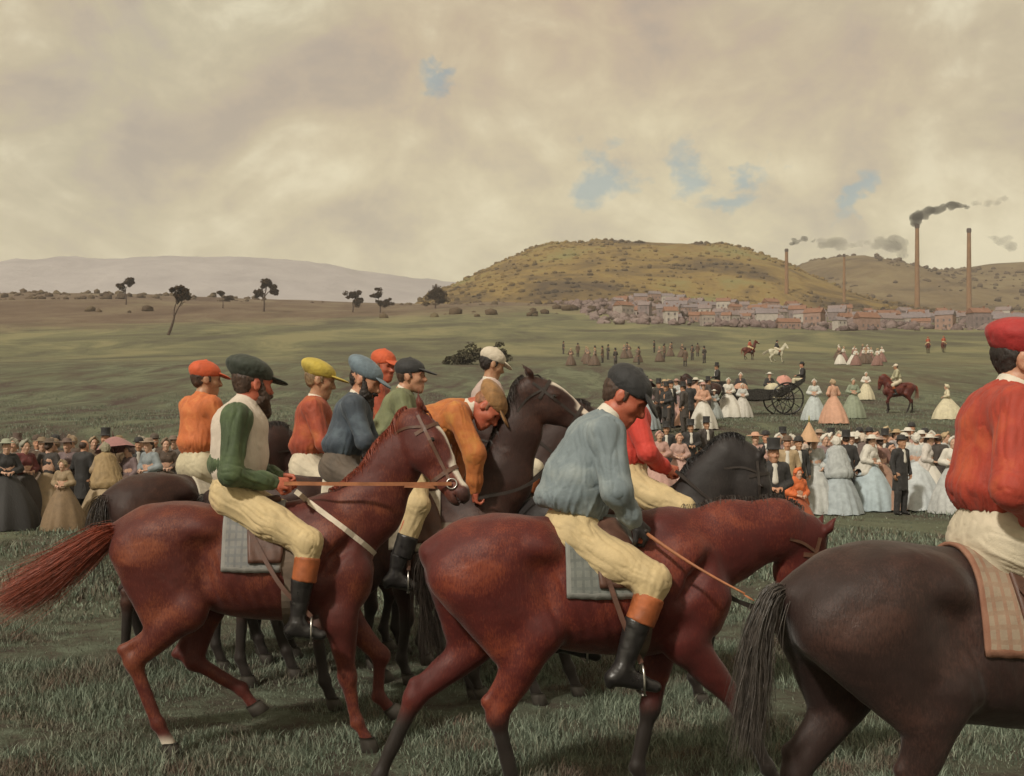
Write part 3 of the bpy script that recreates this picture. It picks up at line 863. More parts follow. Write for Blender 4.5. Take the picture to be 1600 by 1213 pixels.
# ================================================================ people
def seg_axes(V, segs):
    ds, al, pe = [], [], []
    for a, b in segs:
        a, b = np.asarray(a, float), np.asarray(b, float); t = nrm(b - a); L = np.linalg.norm(b - a)
        s = (V - a) @ t; c = np.clip(s, 0, L); d = np.linalg.norm(V - (a + c[:, None] * t), axis=1)
        ds.append(d); al.append((s, t)); pe.append((V - a) - s[:, None] * t)
    D = np.array(ds); W = np.exp(-(D - D.min(0)) / .035); W /= W.sum(0)
    return W, al, pe
def fold(V, nr, segs, amp, fa, fc, seed=0.0, low=.0, gather=None):
    W, al, pe = seg_axes(V, segs); out = 0
    warp = np.stack([vnoise(V * 7 + seed), vnoise(V * 7 + seed + 31), vnoise(V * 7 + seed + 57)], 1) - .5
    for w, (s, t), p in zip(W, al, pe):
        q = p * fc + (s * fa)[:, None] * t + (s * 2.4)[:, None] * A3(.55, .6, .58) + warp * .45 + seed
        n = vnoise(q); n2 = vnoise(q * 1.9 + 5)
        out = out + w * ((1 - np.abs(2 * n - 1)) * .60 - .45 * np.exp(-((n - .45) / .09) ** 2) - .28 * np.exp(-((n2 - .5) / .07) ** 2))
    if gather is not None:      # cloth gathered into a waistband
        g0, gax, gr = gather; gax = nrm(gax); e1 = nrm(np.cross(gax, A3(.3, .9, .2))); e2 = np.cross(gax, e1); rel = V - g0
        an = np.arctan2(rel @ e2, rel @ e1); hgt = np.abs(rel @ gax); wv = vnoise(np.stack([np.cos(an) * 4.5, np.sin(an) * 4.5, hgt * 3], 1) + seed)
        nr = nr * 1.0; V = V + nr * (np.where(np.linalg.norm(rel - np.outer(rel @ gax, gax), axis=1) < gr, 1, 0) * .011 * (.6 - np.abs(np.sin(an * 8 + wv * 12))) * np.exp(-hgt / .13))[:, None]
    return V + nr * (amp * (out - .12) + low * (fbm(V * 5 + seed, 2) - .5))[:, None]
def head_shape(S, C, f, u, k=1.0, ears=True):
    f = nrm(f); l = nrm(np.cross(u, f)); u = np.cross(f, l); fr = [f, l, u]
    def p(x, y, z): return C + f * x * k + l * y * k + u * z * k
    S.ell(p(-.012, 0, .030), A3(.100, .077, .092) * k, .03, fr)
    S.cone(p(.028, 0, .015), p(.042, 0, -.066), .067 * k, .046 * k, .03, .92, l)
    S.cone(p(.02, 0, -.055), p(.062, 0, -.103), .052 * k, .026 * k, .03, 1.1, l)
    S.cone(p(.082, 0, .018), p(.108, 0, -.028), .009 * k, .015 * k, .014)
    S.cone(p(.094, -.017, -.033), p(.094, .017, -.033), .010 * k, .010 * k, .012)
    S.cone(p(.078, -.034, .026), p(.078, .034, .026), .014 * k, .014 * k, .02)
    S.cone(p(.084, -.018, -.062), p(.084, .018, -.062), .010 * k, .010 * k, .014)
    S.cone(p(.080, -.015, -.076), p(.080, .015, -.076), .010 * k, .010 * k, .012)
    for s in (-1, 1):
        S.ell(p(.052, s * .042, -.022), A3(.030, .022, .026) * k, .03, fr)
        S.ell(p(.094, s * .031, .004), A3(.017, .017, .011) * k, .014, fr, sub=True)
        if ears: S.ell(p(-.010, s * .078, -.006), A3(.020, .010, .033) * k, .012, fr); S.ell(p(-.006, s * .090, -.004), A3(.010, .008, .017) * k, .008, fr, sub=True)
    return f, l, u, p
def hand_shape(S, w, d, pn, side, grip=.75, k=1.0):
    """w wrist, d direction of the hand, pn palm normal"""
    d = nrm(d); pn = nrm(pn - d * (np.asarray(pn) @ d)); la = np.cross(d, pn) * side
    w = np.asarray(w, float)
    S.cone(w, w + d * .03 * k, .026 * k, .030 * k, .015, .75, pn)
    S.cone(w + d * .035 * k + la * .018 * k, w + d * .082 * k + la * .024 * k, .024 * k, .017 * k, .012, .8, pn)
    S.cone(w + d * .035 * k - la * .018 * k, w + d * .080 * k - la * .026 * k, .022 * k, .015 * k, .012, .8, pn)
    for i, ln in enumerate((.90, 1.0, .94, .74)):
        b0 = w + d * .084 * k + la * (.033 - .021 * i) * k
        a1 = 1.1 * grip; a2 = 2.4 * grip
        m = b0 + (d * math.cos(a1) + pn * math.sin(a1)) * .040 * ln * k
        e = m + (d * math.cos(a2) + pn * math.sin(a2)) * .032 * ln * k
        t = e + (d * math.cos(a2 + .8) + pn * math.sin(a2 + .8)) * .018 * ln * k
        S.cone(b0, m, .0098 * k, .0090 * k, .006); S.cone(m, e, .0090 * k, .0085 * k, .005); S.cone(e, t, .0085 * k, .0075 * k, .005)
    t0 = w + d * .028 * k + la * .030 * k; t1 = t0 + (d * .6 + la * .55 + pn * .55) * .045 * k; t2 = t1 + (d * .55 - la * .35 + pn * .75) * .034 * k
    S.cone(t0, t1, .015 * k, .011 * k, .012); S.cone(t1, t2, .011 * k, .0088 * k, .006)
def body_shape(J):
    k = J.get('k', 1.0); S = Shape()
    pe, ch, ne, hd = [A3(*J[x]) for x in ('pelvis', 'chest', 'neck', 'head')]
    ax = nrm(ch - pe); mid = (pe + ch) / 2 + A3(*J.get('bend', (0, 0, 0)))
    S.ell(pe, (.115 * k, .155 * k, .11 * k), .05)
    S.cone(pe, mid, .125 * k, .118 * k, .05, 1.22); S.cone(mid, ch - ax * .09, .125 * k, .135 * k, .06, 1.25)
    shw = J.get('sh', .175) * k
    sl = nrm(A3(*J.get('sl', (0, 1, 0))))
    S.cone(ch - sl * shw * .8, ch + sl * shw * .8, .056 * k, .056 * k, .05)
    S.cone(ch, ne, .075 * k, .06 * k, .05); S.cone(ne, hd - A3(0, 0, .02), .056 * k, .054 * k, .03)
    for s, el, wr, hdir, pn, grip in J['arms']:
        sh = ch + sl * s * shw; el, wr = A3(*el), A3(*wr)
        S.cone(sh, el, .047 * k, .040 * k, .03); S.cone(el, wr, .042 * k, .026 * k, .02)
        hand_shape(S, wr, hdir if hdir is not None else wr - el, A3(*pn), s, grip, k)
    for s, kn, an, to in J['legs']:
        hp = pe + A3(0, s * .095 * k, -.03); kn, an, to = A3(*kn), A3(*an), A3(*to)
        S.cone(hp, kn, .092 * k, .058 * k, .05); S.cone(kn, an, .058 * k, .036 * k, .03)
        S.cone(kn * .75 + an * .25 + A3(-.02, 0, 0), kn * .5 + an * .5 + A3(-.015, 0, 0), .05 * k, .042 * k, .04)
        S.cone(an, an * .5 + to * .5, .032 * k, .018 * k, .02)
    f, l, u, p = head_shape(S, hd, A3(*J['f']), A3(*J.get('u', (0, 0, 1))), k * J.get('hk', 1.06))
    return S, p, (f, l, u)
def cap_shape(J, kind):
    k = J.get('k', 1.0) * J.get('hk', 1.06); C = A3(*J['head']); f = nrm(A3(*J['f'])); l = nrm(np.cross(A3(*J.get('u', (0, 0, 1))), f)); u = np.cross(f, l); fr = [f, l, u]
    def p(x, y, z): return C + (f * x + l * y + u * z) * k
    S = Shape(); fr2 = [nrm(f - u * .18), l, nrm(u + f * .18)]
    if kind == 'flat':      # wide soft crown that leans forward and back over the band
        S.ell(p(-.030, 0, .082), A3(.126, .104, .062) * k, .03, [nrm(f - u * .20), l, nrm(u + f * .20)])
        S.ell(p(-.012, 0, .058), A3(.112, .090, .058) * k, .03, fr2)
    elif kind == 'beret':
        S.ell(p(-.010, 0, .085), A3(.128, .110, .060) * k, .03, fr2); S.ell(p(-.012, 0, .05), A3(.110, .088, .05) * k, .03, fr2)
    else:
        S.ell(p(-.012, 0, .060), A3(.116, .093, .082) * k, .03, fr2)
        S.ell(p(-.008, 0, .143), A3(.012, .012, .008) * k, .01, fr2)
    S.cut(-u + f * .10, -(u - f * .10) / np.linalg.norm(u - f * .1) @ p(0, 0, .028) if False else float(nrm(-u + f * .10) @ p(0, 0, .022)))
    Vs = Shape()
    fv = nrm(f - u * J.get('peak_tilt', .38)); uv = nrm(u + f * J.get('peak_tilt', .38))
    pl = J.get('peak', .07)
    Vs.ell(p(.112, 0, .040), A3(pl, .074, .011) * k, .01, [fv, l, uv])
    return S, Vs, p, (f, l, u)
def person_meshes(J, h=.010, cloth_h=.010, cap='dome', hair=True, beard=0, seed=0.0):
    """body plus riding clothes: shirt, breeches, boots, cap"""
    M = {}; k = J.get('k', 1.0)
    S, p, (f, l, u) = body_shape(J)
    V, Q = S.mesh(h, 1); M['body'] = new_mesh('body', V, Q)
    pe, ch, ne = A3(*J['pelvis']), A3(*J['chest']), A3(*J['neck'])
    ax = nrm(ch - pe); mid = (pe + ch) / 2 + A3(*J.get('bend', (0, 0, 0))); shw = J.get('sh', .175) * k; sl = nrm(A3(*J.get('sl', (0, 1, 0))))
    sc_ = J.get('shirt_cut', .085); wl_ = pe + ax * (sc_ + .07)     # waist
    bag = J.get('bag', 1.0)
    # shirt
    T = Shape(); segs = [(wl_, mid), (mid, ch)]
    T.cone(wl_ + A3(-.01, 0, .0), mid, .135 * k * bag, .138 * k * bag, .05, 1.2); T.cone(mid, ch - ax * .07, .138 * k * bag, .150 * k, .06, 1.22)
    T.ell(wl_ + A3(*J.get('blouse', (-.03, 0, .03))), A3(.140, .168, .080) * k * bag, .05)
    T.cut(-ax, float(-ax @ (pe + ax * sc_)))
    T.cone(ch - sl * shw * .85, ch + sl * shw * .85, .082 * k, .082 * k, .06); T.cone(ch, ch * .45 + ne * .55, .082 * k, .068 * k, .05)
    for s, el, wr, *_ in J['arms']:
        sh = ch + sl * s * shw; el, wr = A3(*el), A3(*wr)
        T.cone(sh, el, .076 * k, .066 * k * bag, .04); T.cone(el, wr, .064 * k * bag, .040 * k, .03); segs += [(sh, el), (el, wr)]
        w1 = el * .25 + wr * .75; T.ell(w1, A3(.056, .05, .05) * k, .03)
    V, Q = T.mesh(cloth_h, 1); nn = vnormals(V, Q)
    V = fold(V, nn, segs, .018 * J.get('fold', 1), 1.8, 15.0, seed, .008, (pe + ax * sc_, ax, .24)); M['shirt'] = new_mesh('shirt', V, Q)
    # vest
    if J.get('vest'):
        T = Shape()
        T.cone(wl_, mid, .152 * k, .155 * k, .05, 1.20); T.cone(mid, ch - ax * .07, .155 * k, .168 * k, .06, 1.15)
        T.cone(ch - sl * shw * .62, ch + sl * shw * .62, .085 * k, .085 * k, .05); T.cone(ch, ch * .2 + ne * .8, .088 * k, .070 * k, .05)
        for s, el, *_ in J['arms']:
            sh = ch + sl * s * (shw + .045); T.ell(sh - ax * .07, (.095, .10, .15), .02, [np.cross(sl, ax), sl, ax], sub=True)
        T.cut(-ax, float(-ax @ (pe + ax * (sc_ - .01))))
        V, Q = T.mesh(cloth_h, 1); V = fold(V, vnormals(V, Q), [(wl_, mid), (mid, ch)], .010, 6, 15, seed + 3, .01); M['vest'] = new_mesh('vest', V, Q)
    # collar
    T = Shape(); nd_ = nrm(A3(*J['head']) - ne); T.cone(ne * .75 + ch * .25, ne + nd_ * .025, .072 * k, .066 * k, .01); T.cut(nd_, float(nd_ @ (ne + nd_ * .028)))
    V, Q = T.mesh(.008, 1); M['collar'] = new_mesh('collar', V, Q)
    # breeches
    T = Shape(); segs = []
    T.ell(pe + A3(-.01, 0, -.01), A3(.145, .178, .135) * k, .05); T.cone(pe, pe + ax * .16, .138 * k, .126 * k, .04, 1.18)
    for s, kn, an, to in J['legs']:
        hp = pe + A3(-.01, s * .09 * k, -.03); kn, an = A3(*kn), A3(*an); be = J.get('br_end', .26); e = kn * (1 - be) + an * be; kf = kn * .97 + hp * .03
        T.cone(hp, kf, .118 * k, .082 * k, .05); T.cone(kf, e, .080 * k, .060 * k, .03); T.ell((hp + kn) / 2 + A3(0, 0, -.02), (.11 * k, .10 * k, .09 * k), .06); segs += [(hp, kf), (kf, e)]
    T.cut(ax, float(ax @ (pe + ax * .17)))
    V, Q = T.mesh(cloth_h, 1); V = fold(V, vnormals(V, Q), segs, .015 * J.get('fold', 1), 3.0, 17.0, seed + 11, .006); M['breeches'] = new_mesh('breeches', V, Q)
    # boots
    M['boot'] = []; M['boot_top'] = []
    for s, kn, an, to in J['legs']:
        kn, an, to = A3(*kn), A3(*an), A3(*to); ax2 = nrm(an - kn); be = J.get('br_end', .26); a0 = kn * (1.06 - be) + an * (be - .06); a1 = kn * (.81 - be) + an * (.19 + be)
        fd = nrm(to - an - ax2 * ((to - an) @ ax2) * .3)
        B = Shape(); bkw = -nrm(fd * A3(1, 1, 0)); he = an + bkw * .035 + ax2 * .035; tt = to
        B.cone(a1 + bkw * .012, an + ax2 * -.02, .064 * k, .043 * k, .03); B.cone(an, he, .043 * k, .036 * k, .03)
        B.cone(an + ax2 * .01, (he * .3 + tt * .7) + A3(0, 0, .012), .042 * k, .034 * k, .03, .9); B.cone(he, tt, .032 * k, .027 * k, .02, 1.15)
        B.cone(he + ax2 * .012, he + ax2 * .03, .026 * k, .024 * k, .006)
        B.cut(-ax2, float(-ax2 @ (a1 - ax2 * .004)))
        V, Q = B.mesh(.008, 1); V = fold(V, vnormals(V, Q), [(a1, an), (an, to)], .006, 26, 8, seed + 5); M['boot'].append(new_mesh('boot', V, Q))
        a0 = a0 - ax2 * .02; B = Shape(); B.cone(a0, a1 + ax2 * .01, .073 * k, .070 * k, .01)
        B.cut(-ax2, float(-ax2 @ a0)); B.cut(ax2, float(ax2 @ (a1 + ax2 * .008)))
        V, Q = B.mesh(.008, 1); V = fold(V, vnormals(V, Q), [(a0, a1)], .004, 20, 10, seed + 6); M['boot_top'].append(new_mesh('boot_top', V, Q))
    # cap
    S, Vs, cp, fr = cap_shape(J, cap)
    V, Q = S.mesh(.007, 1); V = fold(V, vnormals(V, Q), [(cp(0, 0, 0), cp(0, 0, .2))], .007, 14, 18, seed + 21, .006); M['cap'] = new_mesh('cap', V, Q)
    V, Q = Vs.mesh(.005, 1); M['peak'] = new_mesh('peak', V, Q)
    if hair:
        H = Shape(); H.ell(cp(-.024, 0, .028), A3(.098, .083, .088) * k * 1.06, .02, fr); H.ell(cp(-.052, 0, -.022), A3(.046, .060, .045) * k, .03, fr)
        H.ell(cp(.082, 0, -.01), A3(.085, .13, .16) * k, .015, fr, sub=True); H.ell(cp(-.008, .085, -.012), A3(.026, .05, .04) * k, .01, fr, sub=True); H.ell(cp(-.008, -.085, -.012), A3(.026, .05, .04) * k, .01, fr, sub=True)
        for s in (-1, 1): H.cone(cp(.008, s * .074, .025), cp(.016, s * .073, -.008), .014, .010, .02)
        V, Q = H.mesh(.007, 1); V = V + vnormals(V, Q) * ((vnoise(V * 90) - .5) * .008)[:, None]; M['hair'] = new_mesh('hair', V, Q)
    if beard:
        H = Shape(); H.cone(cp(.040, 0, -.075), cp(.090, 0, -.115 - .04 * beard), .062 * k, .038 * k, .03, 1.1, fr[1]); H.ell(cp(.098, 0, -.052), A3(.022, .042, .015) * k, .015, fr)
        for s in (-1, 1): H.cone(cp(.016, s * .068, .005), cp(.050, s * .050, -.075), .016 * k, .036 * k, .03)
        V, Q = H.mesh(.007, 1); V = V + vnormals(V, Q) * ((vnoise(V * 80) - .5) * .014)[:, None]; M['beard'] = new_mesh('beard', V, Q)
    if J.get('gloves'):
        M['glove'] = []
        for s, el, wr, hdir, pn, grip in J['arms']:
            G = Shape(); el, wr = A3(*el), A3(*wr); hand_shape(G, wr, hdir, A3(*pn), s, grip, k * 1.15); G.cone(wr - nrm(wr - el) * .05, wr, .040 * k, .034 * k, .02)
            V, Q = G.mesh(.007, 1); M['glove'].append(new_mesh('glove', V, Q))
    eyes = []
    kk = k * J.get('hk', 1.06)
    for s in (-1, 1):
        mb = MB(); mb.lathe([(.001, -.011), (.007, -.009), (.011, 0), (.007, .009), (.001, .011)], 10, cp(.073, s * .031, .004)); eyes.append(mb.mesh('eye'))
    M['eye'] = eyes
    return M
def place_person(M, loc, rz, C, label, group=None, cat='person'):
    """C: material for each part name"""
    o = empty('person', loc, rz, label, cat, group)
    sk = C['skin']
    body = obj('body', M['body'], sk, o)
    for m in M['eye']: obj('eye', m, leather('eye_human', (.06, .045, .035), .2), o)
    for k in ('shirt', 'vest', 'collar', 'breeches', 'hair', 'beard'):
        if k in M: obj(k, M[k], C.get(k, C['shirt']), o)
    for a, b in zip(M['boot'], M['boot_top']):
        bo = obj('boot', a, C['boot'], o); obj('boot_top', b, C['boot_top'], bo)
    for m in M.get('glove', []): obj('glove', m, C['glove'], o)
    c = obj('cap', M['cap'], C['cap'], o); obj('peak', M['peak'], C.get('peak', C['cap']), c)
    return o
def riding_pose(lean=.1, headx=.10, headz=.74, f=(1, 0, -.1), knee=(.40, -.22), ankle=(.22, -.64), toe=(.40, -.68), yl=.325, hands=(.34, .10), k=1.0, el=(.10, .20), **kw):
    J = dict(pelvis=(0, 0, 0), chest=(lean, 0, .50 - .2 * lean), neck=(lean * .6 + headx * .4, 0, .585 - .2 * lean), head=(headx + lean * .3, 0, headz), f=f, k=k,
             arms=[(s, (el[0] + lean, s * .27, el[1]), (hands[0], s * .09, hands[1]), (1, -s * .1, -.2), (0, -s * .8, -.5), .95) for s in (-1, 1)],
             legs=[(s, (knee[0], s * yl, knee[1]), (ankle[0], s * (yl + .02), ankle[1]), (toe[0], s * (yl + .04), toe[1])) for s in (-1, 1)])
    J.update(kw); return J
# ================================================================ the field of riders
CHEST = coat('coat_chestnut', (.085, .017, .013), (.24, .070, .032))
BAY = coat('coat_bay', (.088, .0145, .012), (.25, .058, .027))
DARKBAY = coat('coat_dark_bay', (.034, .015, .012), (.085, .034, .022))
BROWN = coat('coat_brown', (.030, .0155, .0135), (.080, .038, .030))
BLACK = coat('coat_black', (.022, .018, .018), (.045, .038, .036))
H_RED = hair_mat('hair_chestnut', (.22, .045, .022)); H_DARK = hair_mat('hair_dark', (.035, .026, .022)); H_GREY = hair_mat('hair_smoke', (.058, .048, .042))

def fit(s, cosy, px0, gy):
    return lambda px, py, w=None: ((px - px0) / (s * cosy), (gy - py) / s) if w is None else ((px - px0) / (s * cosy), (gy - py) / s, w)
# centre bay -------------------------------------------------
a = fit(297, .985, 911, 1273)
PA = dict(hind=[(-1, a(832, 985), a(771, 1114), a(797, 1220), a(813, 1251)), (1, a(800, 985), a(655, 1098), a(602, 1218), a(612, 1252))],
          fore=[(-1, a(1056, 1008), a(1150, 1112), a(1197, 1212), a(1222, 1248)), (1, a(1052, 1005), a(1030, 1128), a(1008, 1222), a(1019, 1253))],
          neck=[(.80, 0, 1.40, .205), (1.06, 0, 1.46, .150), (1.24, .02, 1.42, .115)], poll=(1.27, .03, 1.42), muzzle=(1.20, .05, .85),
          crest=[(.55, 0, 1.60), (.85, 0, 1.62), (1.10, 0, 1.60), (1.22, 0, 1.55)], mane_len=.07, mane_n=260,
          tail=[(-.80, .02, 1.37), (-.85, .07, 1.33), (-.84, .12, 1.15), (-.80, .15, .95), (-.78, .16, .72)], tail_w=.028, tail_fan=.04, tail_n=200, pz=(.60, .44))
# left chestnut ----------------------------------------------
b_ = fit(250, .99, 390, 1171)
PB = dict(hind=[(-1, b_(302, 945), b_(222, 1024), b_(258, 1118), b_(274, 1150)), (1, b_(318, 950), b_(300, 1036), b_(374, 1082), b_(392, 1108))],
          fore=[(-1, b_(528, 962), b_(541, 1052), b_(556, 1124), b_(570, 1150)), (1, b_(528, 965), b_(592, 1034), b_(588, 1098), b_(606, 1118))],
          neck=[(.74, 0, 1.50, .20), (.92, 0, 1.80, .150), (1.00, 0, 2.00, .105)], poll=(1.03, -.03, 2.06), muzzle=(1.33, -.20, 1.58), blaze=True, hl=.60, black_legs=False,
          crest=[(.50, 0, 1.62), (.66, 0, 1.86), (.84, 0, 2.06), (.98, 0, 2.14)], mane_len=.12,
          socks=[(b_(270, 1140)[0], .07, .16, (.16, .09)), (b_(570, 1140)[0], .04, .12, (.09, .05))],
          tail=[(-.80, 0, 1.38), (-.90, -.05, 1.33), (-1.06, -.10, 1.20), (-1.24, -.14, 1.07), (-1.46, -.16, .93)], tail_w=.060, tail_fan=.050, tail_n=3600)
# near dark brown at the right edge --------------------------
d_ = fit(393, .95, 1532, 1462)
PD = dict(hind=[(-1, d_(1436, 1060), d_(1392, 1216), d_(1420, 1380), d_(1440, 1420)), (1, d_(1385, 1060), d_(1262, 1210), d_(1248, 1375), d_(1265, 1416))],
          fore=[(-1, (.44, .90), (.50, .52), (.48, .20), (.53, .075)), (1, (.46, .90), (.72, .60), (.66, .30), (.69, .20))],
          neck=[(.80, 0, 1.50, .20), (1.02, 0, 1.75, .145), (1.12, 0, 1.88, .105)], poll=(1.15, 0, 1.92), muzzle=(1.48, 0, 1.50),
          crest=[(.52, 0, 1.62), (.75, 0, 1.85), (.98, 0, 2.0), (1.10, 0, 2.02)],
          tail=[(-.80, 0, 1.38), (-.89, 0, 1.36), (-.95, 0, 1.18), (-.96, 0, .98), (-.99, 0, .76)], tail_w=.030, tail_fan=.030, tail_n=1600, pz=(.70, .50))
# bay with the raised head -----------------------------------
PC = dict(hind=[(-1, (-.33, .95), (-.66, .57), (-.60, .21), (-.55, .075)), (1, (-.36, .96), (-.50, .60), (-.25, .32), (-.20, .20))],
          fore=[(-1, (.44, .90), (.56, .55), (.46, .24), (.50, .13)), (1, (.42, .89), (.47, .50), (.42, .20), (.46, .075))],
          neck=[(.68, 0, 1.62, .20), (.80, 0, 1.98, .150), (.86, 0, 2.24, .110)], poll=(.88, 0, 2.31), muzzle=(1.36, -.03, 2.02), blaze=True, hl=.60,
          crest=[(.44, 0, 1.64), (.55, 0, 2.0), (.68, 0, 2.30), (.80, 0, 2.42)], mane_len=.11,
          tail=[(-.80, 0, 1.38), (-.89, 0, 1.33), (-.93, 0, 1.10), (-.92, 0, .85), (-.90, 0, .60)], tail_n=260)
# black with the arched neck, also the pattern of the horses mostly hidden behind
PN = dict(hind=[(-1, (-.36, .95), (-.72, .58), (-.74, .21), (-.69, .075)), (1, (-.34, .95), (-.56, .57), (-.44, .21), (-.39, .075))],
          fore=[(-1, (.44, .89), (.49, .50), (.45, .20), (.49, .075)), (1, (.44, .90), (.64, .58), (.58, .28), (.61, .17))],
          neck=[(.60, 0, 1.58, .205), (.74, -.02, 1.77, .160), (.85, -.04, 1.76, .118)], poll=(.88, -.05, 1.75), muzzle=(.97, -.10, 1.22),
          crest=[(.42, 0, 1.64), (.54, 0, 1.86), (.70, -.02, 1.97), (.84, -.04, 1.94)], mane_len=.10,
          tail=[(-.80, 0, 1.38), (-.89, 0, 1.33), (-.92, 0, 1.10), (-.90, 0, .85), (-.88, 0, .60)], tail_n=260)
HA, HB, HC, HD, HN = [build_horse(P, i * 13, hh) for i, (P, hh) in enumerate(((PA, .0125), (PB, .0125), (PC, .015), (PD, .0125), (PN, .015)))]
TACK = tack_meshes(HN)
BR = {id(H): bridle_meshes(H) for H in (HA, HB, HC, HD, HN)}

def horse_at(px0, s, yaw): 
    g = ground_at(px0, s); return g, R(yaw)
def hl2w(o, p):      # horse-local to world
    return Matrix.Translation(o.location) @ Matrix.Rotation(o.rotation_euler[2], 4, 'Z') @ Matrix.Scale(o.scale[0], 4) @ Vector(p)
def cloth_plaid(name, base, line, line2, border, n=9, m=20):
    if name in MATS: return MATS[name]
    mt, nd, lk, b = base_mat(name)
    au = N(nd, 'ShaderNodeAttribute', attribute_name='su').outputs['Fac']; av = N(nd, 'ShaderNodeAttribute', attribute_name='sv').outputs['Fac']
    def stripes(f, k, w):
        fr = math_node(nd, lk, 'FRACT', math_node(nd, lk, 'MULTIPLY', f, k)); 
        return math_node(nd, lk, 'LESS_THAN', fr, w)
    wob = math_node(nd, lk, 'MULTIPLY', obj_noise(nd, lk, 14, 3), .02)
    u1 = math_node(nd, lk, 'ADD', au, wob); v1 = math_node(nd, lk, 'ADD', av, wob)
    c = mix_rgb(nd, lk, math_node(nd, lk, 'MULTIPLY', stripes(u1, n, .34), .75), base, line)
    c = mix_rgb(nd, lk, math_node(nd, lk, 'MULTIPLY', stripes(v1, m, .34), .75), c, line2)
    eu = math_node(nd, lk, 'LESS_THAN', math_node(nd, lk, 'SUBTRACT', .5, math_node(nd, lk, 'ABSOLUTE', math_node(nd, lk, 'SUBTRACT', u1, .51))), .06)
    ev = math_node(nd, lk, 'LESS_THAN', math_node(nd, lk, 'SUBTRACT', .5, math_node(nd, lk, 'ABSOLUTE', math_node(nd, lk, 'SUBTRACT', v1, .51))), .028)
    c = mix_rgb(nd, lk, math_node(nd, lk, 'MAXIMUM', eu, ev), c, border)
    c = mix_rgb(nd, lk, .35, c, ramp_node(nd, lk, obj_noise(nd, lk, 11, 5), [(.3, scl(base, .5)), (.7, scl(base, 1.4))]))
    lk.new(c, b.inputs['Base Color']); b.inputs['Roughness'].default_value = .9
    add_bump(nd, lk, b, obj_noise(nd, lk, 90, 3), .3, .006)
    MATS[name] = mt; return mt
SAD = leather('saddle_brown', (.10, .045, .03), .5)
STRAP = leather('strap_brown', (.11, .05, .03), .5); STRAP_D = leather('strap_dark', (.028, .02, .017), .5); REIN = leather('rein_tan', (.34, .13, .055), .6)
SKIN1 = skin('skin_ruddy', (.42, .115, .065)); SKIN2 = skin('skin_fair', (.46, .24, .15)); SKIN3 = skin('skin_tan', (.40, .22, .13))
BUFF = fabric('breeches_buff', (.52, .40, .215), .2); CREAM = fabric('breeches_cream', (.56, .49, .37), .16)
BOOT = leather('boot_black', (.02, .018, .018), .32); BOOTTOP = leather('boot_top_tan', (.34, .095, .03), .55)
LINEN = fabric('linen_white', (.62, .57, .48), .12)
HAIR_BR = hair_mat('hair_brown', (.055, .03, .02), .6); HAIR_BK = hair_mat('hair_black', (.022, .016, .014), .6); HAIR_GI = hair_mat('hair_ginger', (.22, .09, .04), .6); HAIR_FA = hair_mat('hair_fair', (.20, .13, .07), .6)

def outfit(shirt, cap, br=BUFF, sk=SKIN2, hair=HAIR_BR, collar=None, **kw):
    d = dict(skin=sk, shirt=shirt, cap=cap, breeches=br, boot=BOOT, boot_top=BOOTTOP, hair=hair, beard=hair, collar=collar or LINEN); d.update(kw); return d
def rein(horse, H, hand_w, lm, label, sag=.05, name='rein'):
    """both reins of one pair, from the bit rings to a hand (world)"""
    mb = MB(); inv = (Matrix.Translation(horse.location) @ Matrix.Rotation(horse.rotation_euler[2], 4, 'Z') @ Matrix.Scale(horse.scale[0], 4)).inverted()
    hl = np.array(inv @ Vector(hand_w))
    for k, c in enumerate(BR[id(H)]['bit']):
        s = -1 if k == 0 else 1
        e = hl + A3(0, s * .03, 0); mid = (c + e) / 2 + A3(0, s * .05, -sag)
        q = spline([c, mid, e], 10); t = strap_flat(q, A3(0, 0, 1), .011, 'rein')
        mb.add([v.co for v in t.vertices], [tuple(p.vertices) for p in t.polygons]); bpy.data.meshes.remove(t)
    o = obj(name, mb.mesh('rein', False), lm); o.location = horse.location; o.rotation_euler = horse.rotation_euler; o.scale = horse.scale
    return tag(o, label, 'rein')
def whip(a_, b2, r0, r1, mt, label):
    a_, b2 = np.array(a_), np.array(b2); L = np.linalg.norm(b2 - a_); d = nrm(b2 - a_)
    o = empty('riding_whip', a_, 0, label, 'whip')
    mb = MB(); n = 12; mb.tube([d * L * t + A3(0, 0, -.02 * math.sin(t * 3.1)) for t in np.linspace(.12, .93, n)], list(np.linspace(r0, r1, n)), 8); obj('shaft', mb.mesh('shaft'), mt, o)
    mb = MB(); mb.tube([d * L * t for t in (0, .01, .11, .125)], [r0 * .7, r0 * 1.5, r0 * 1.45, r0 * .9], 8); obj('grip', mb.mesh('grip'), STRAP_D, o)
    mb = MB(); mb.tube([d * L * t + A3(0, 0, -.012) for t in (.92, .95, 1.0)], [r1, r1 * 2.2, r1 * 1.5], 6, .4); obj('tip', mb.mesh('tip'), mt, o)
    return o

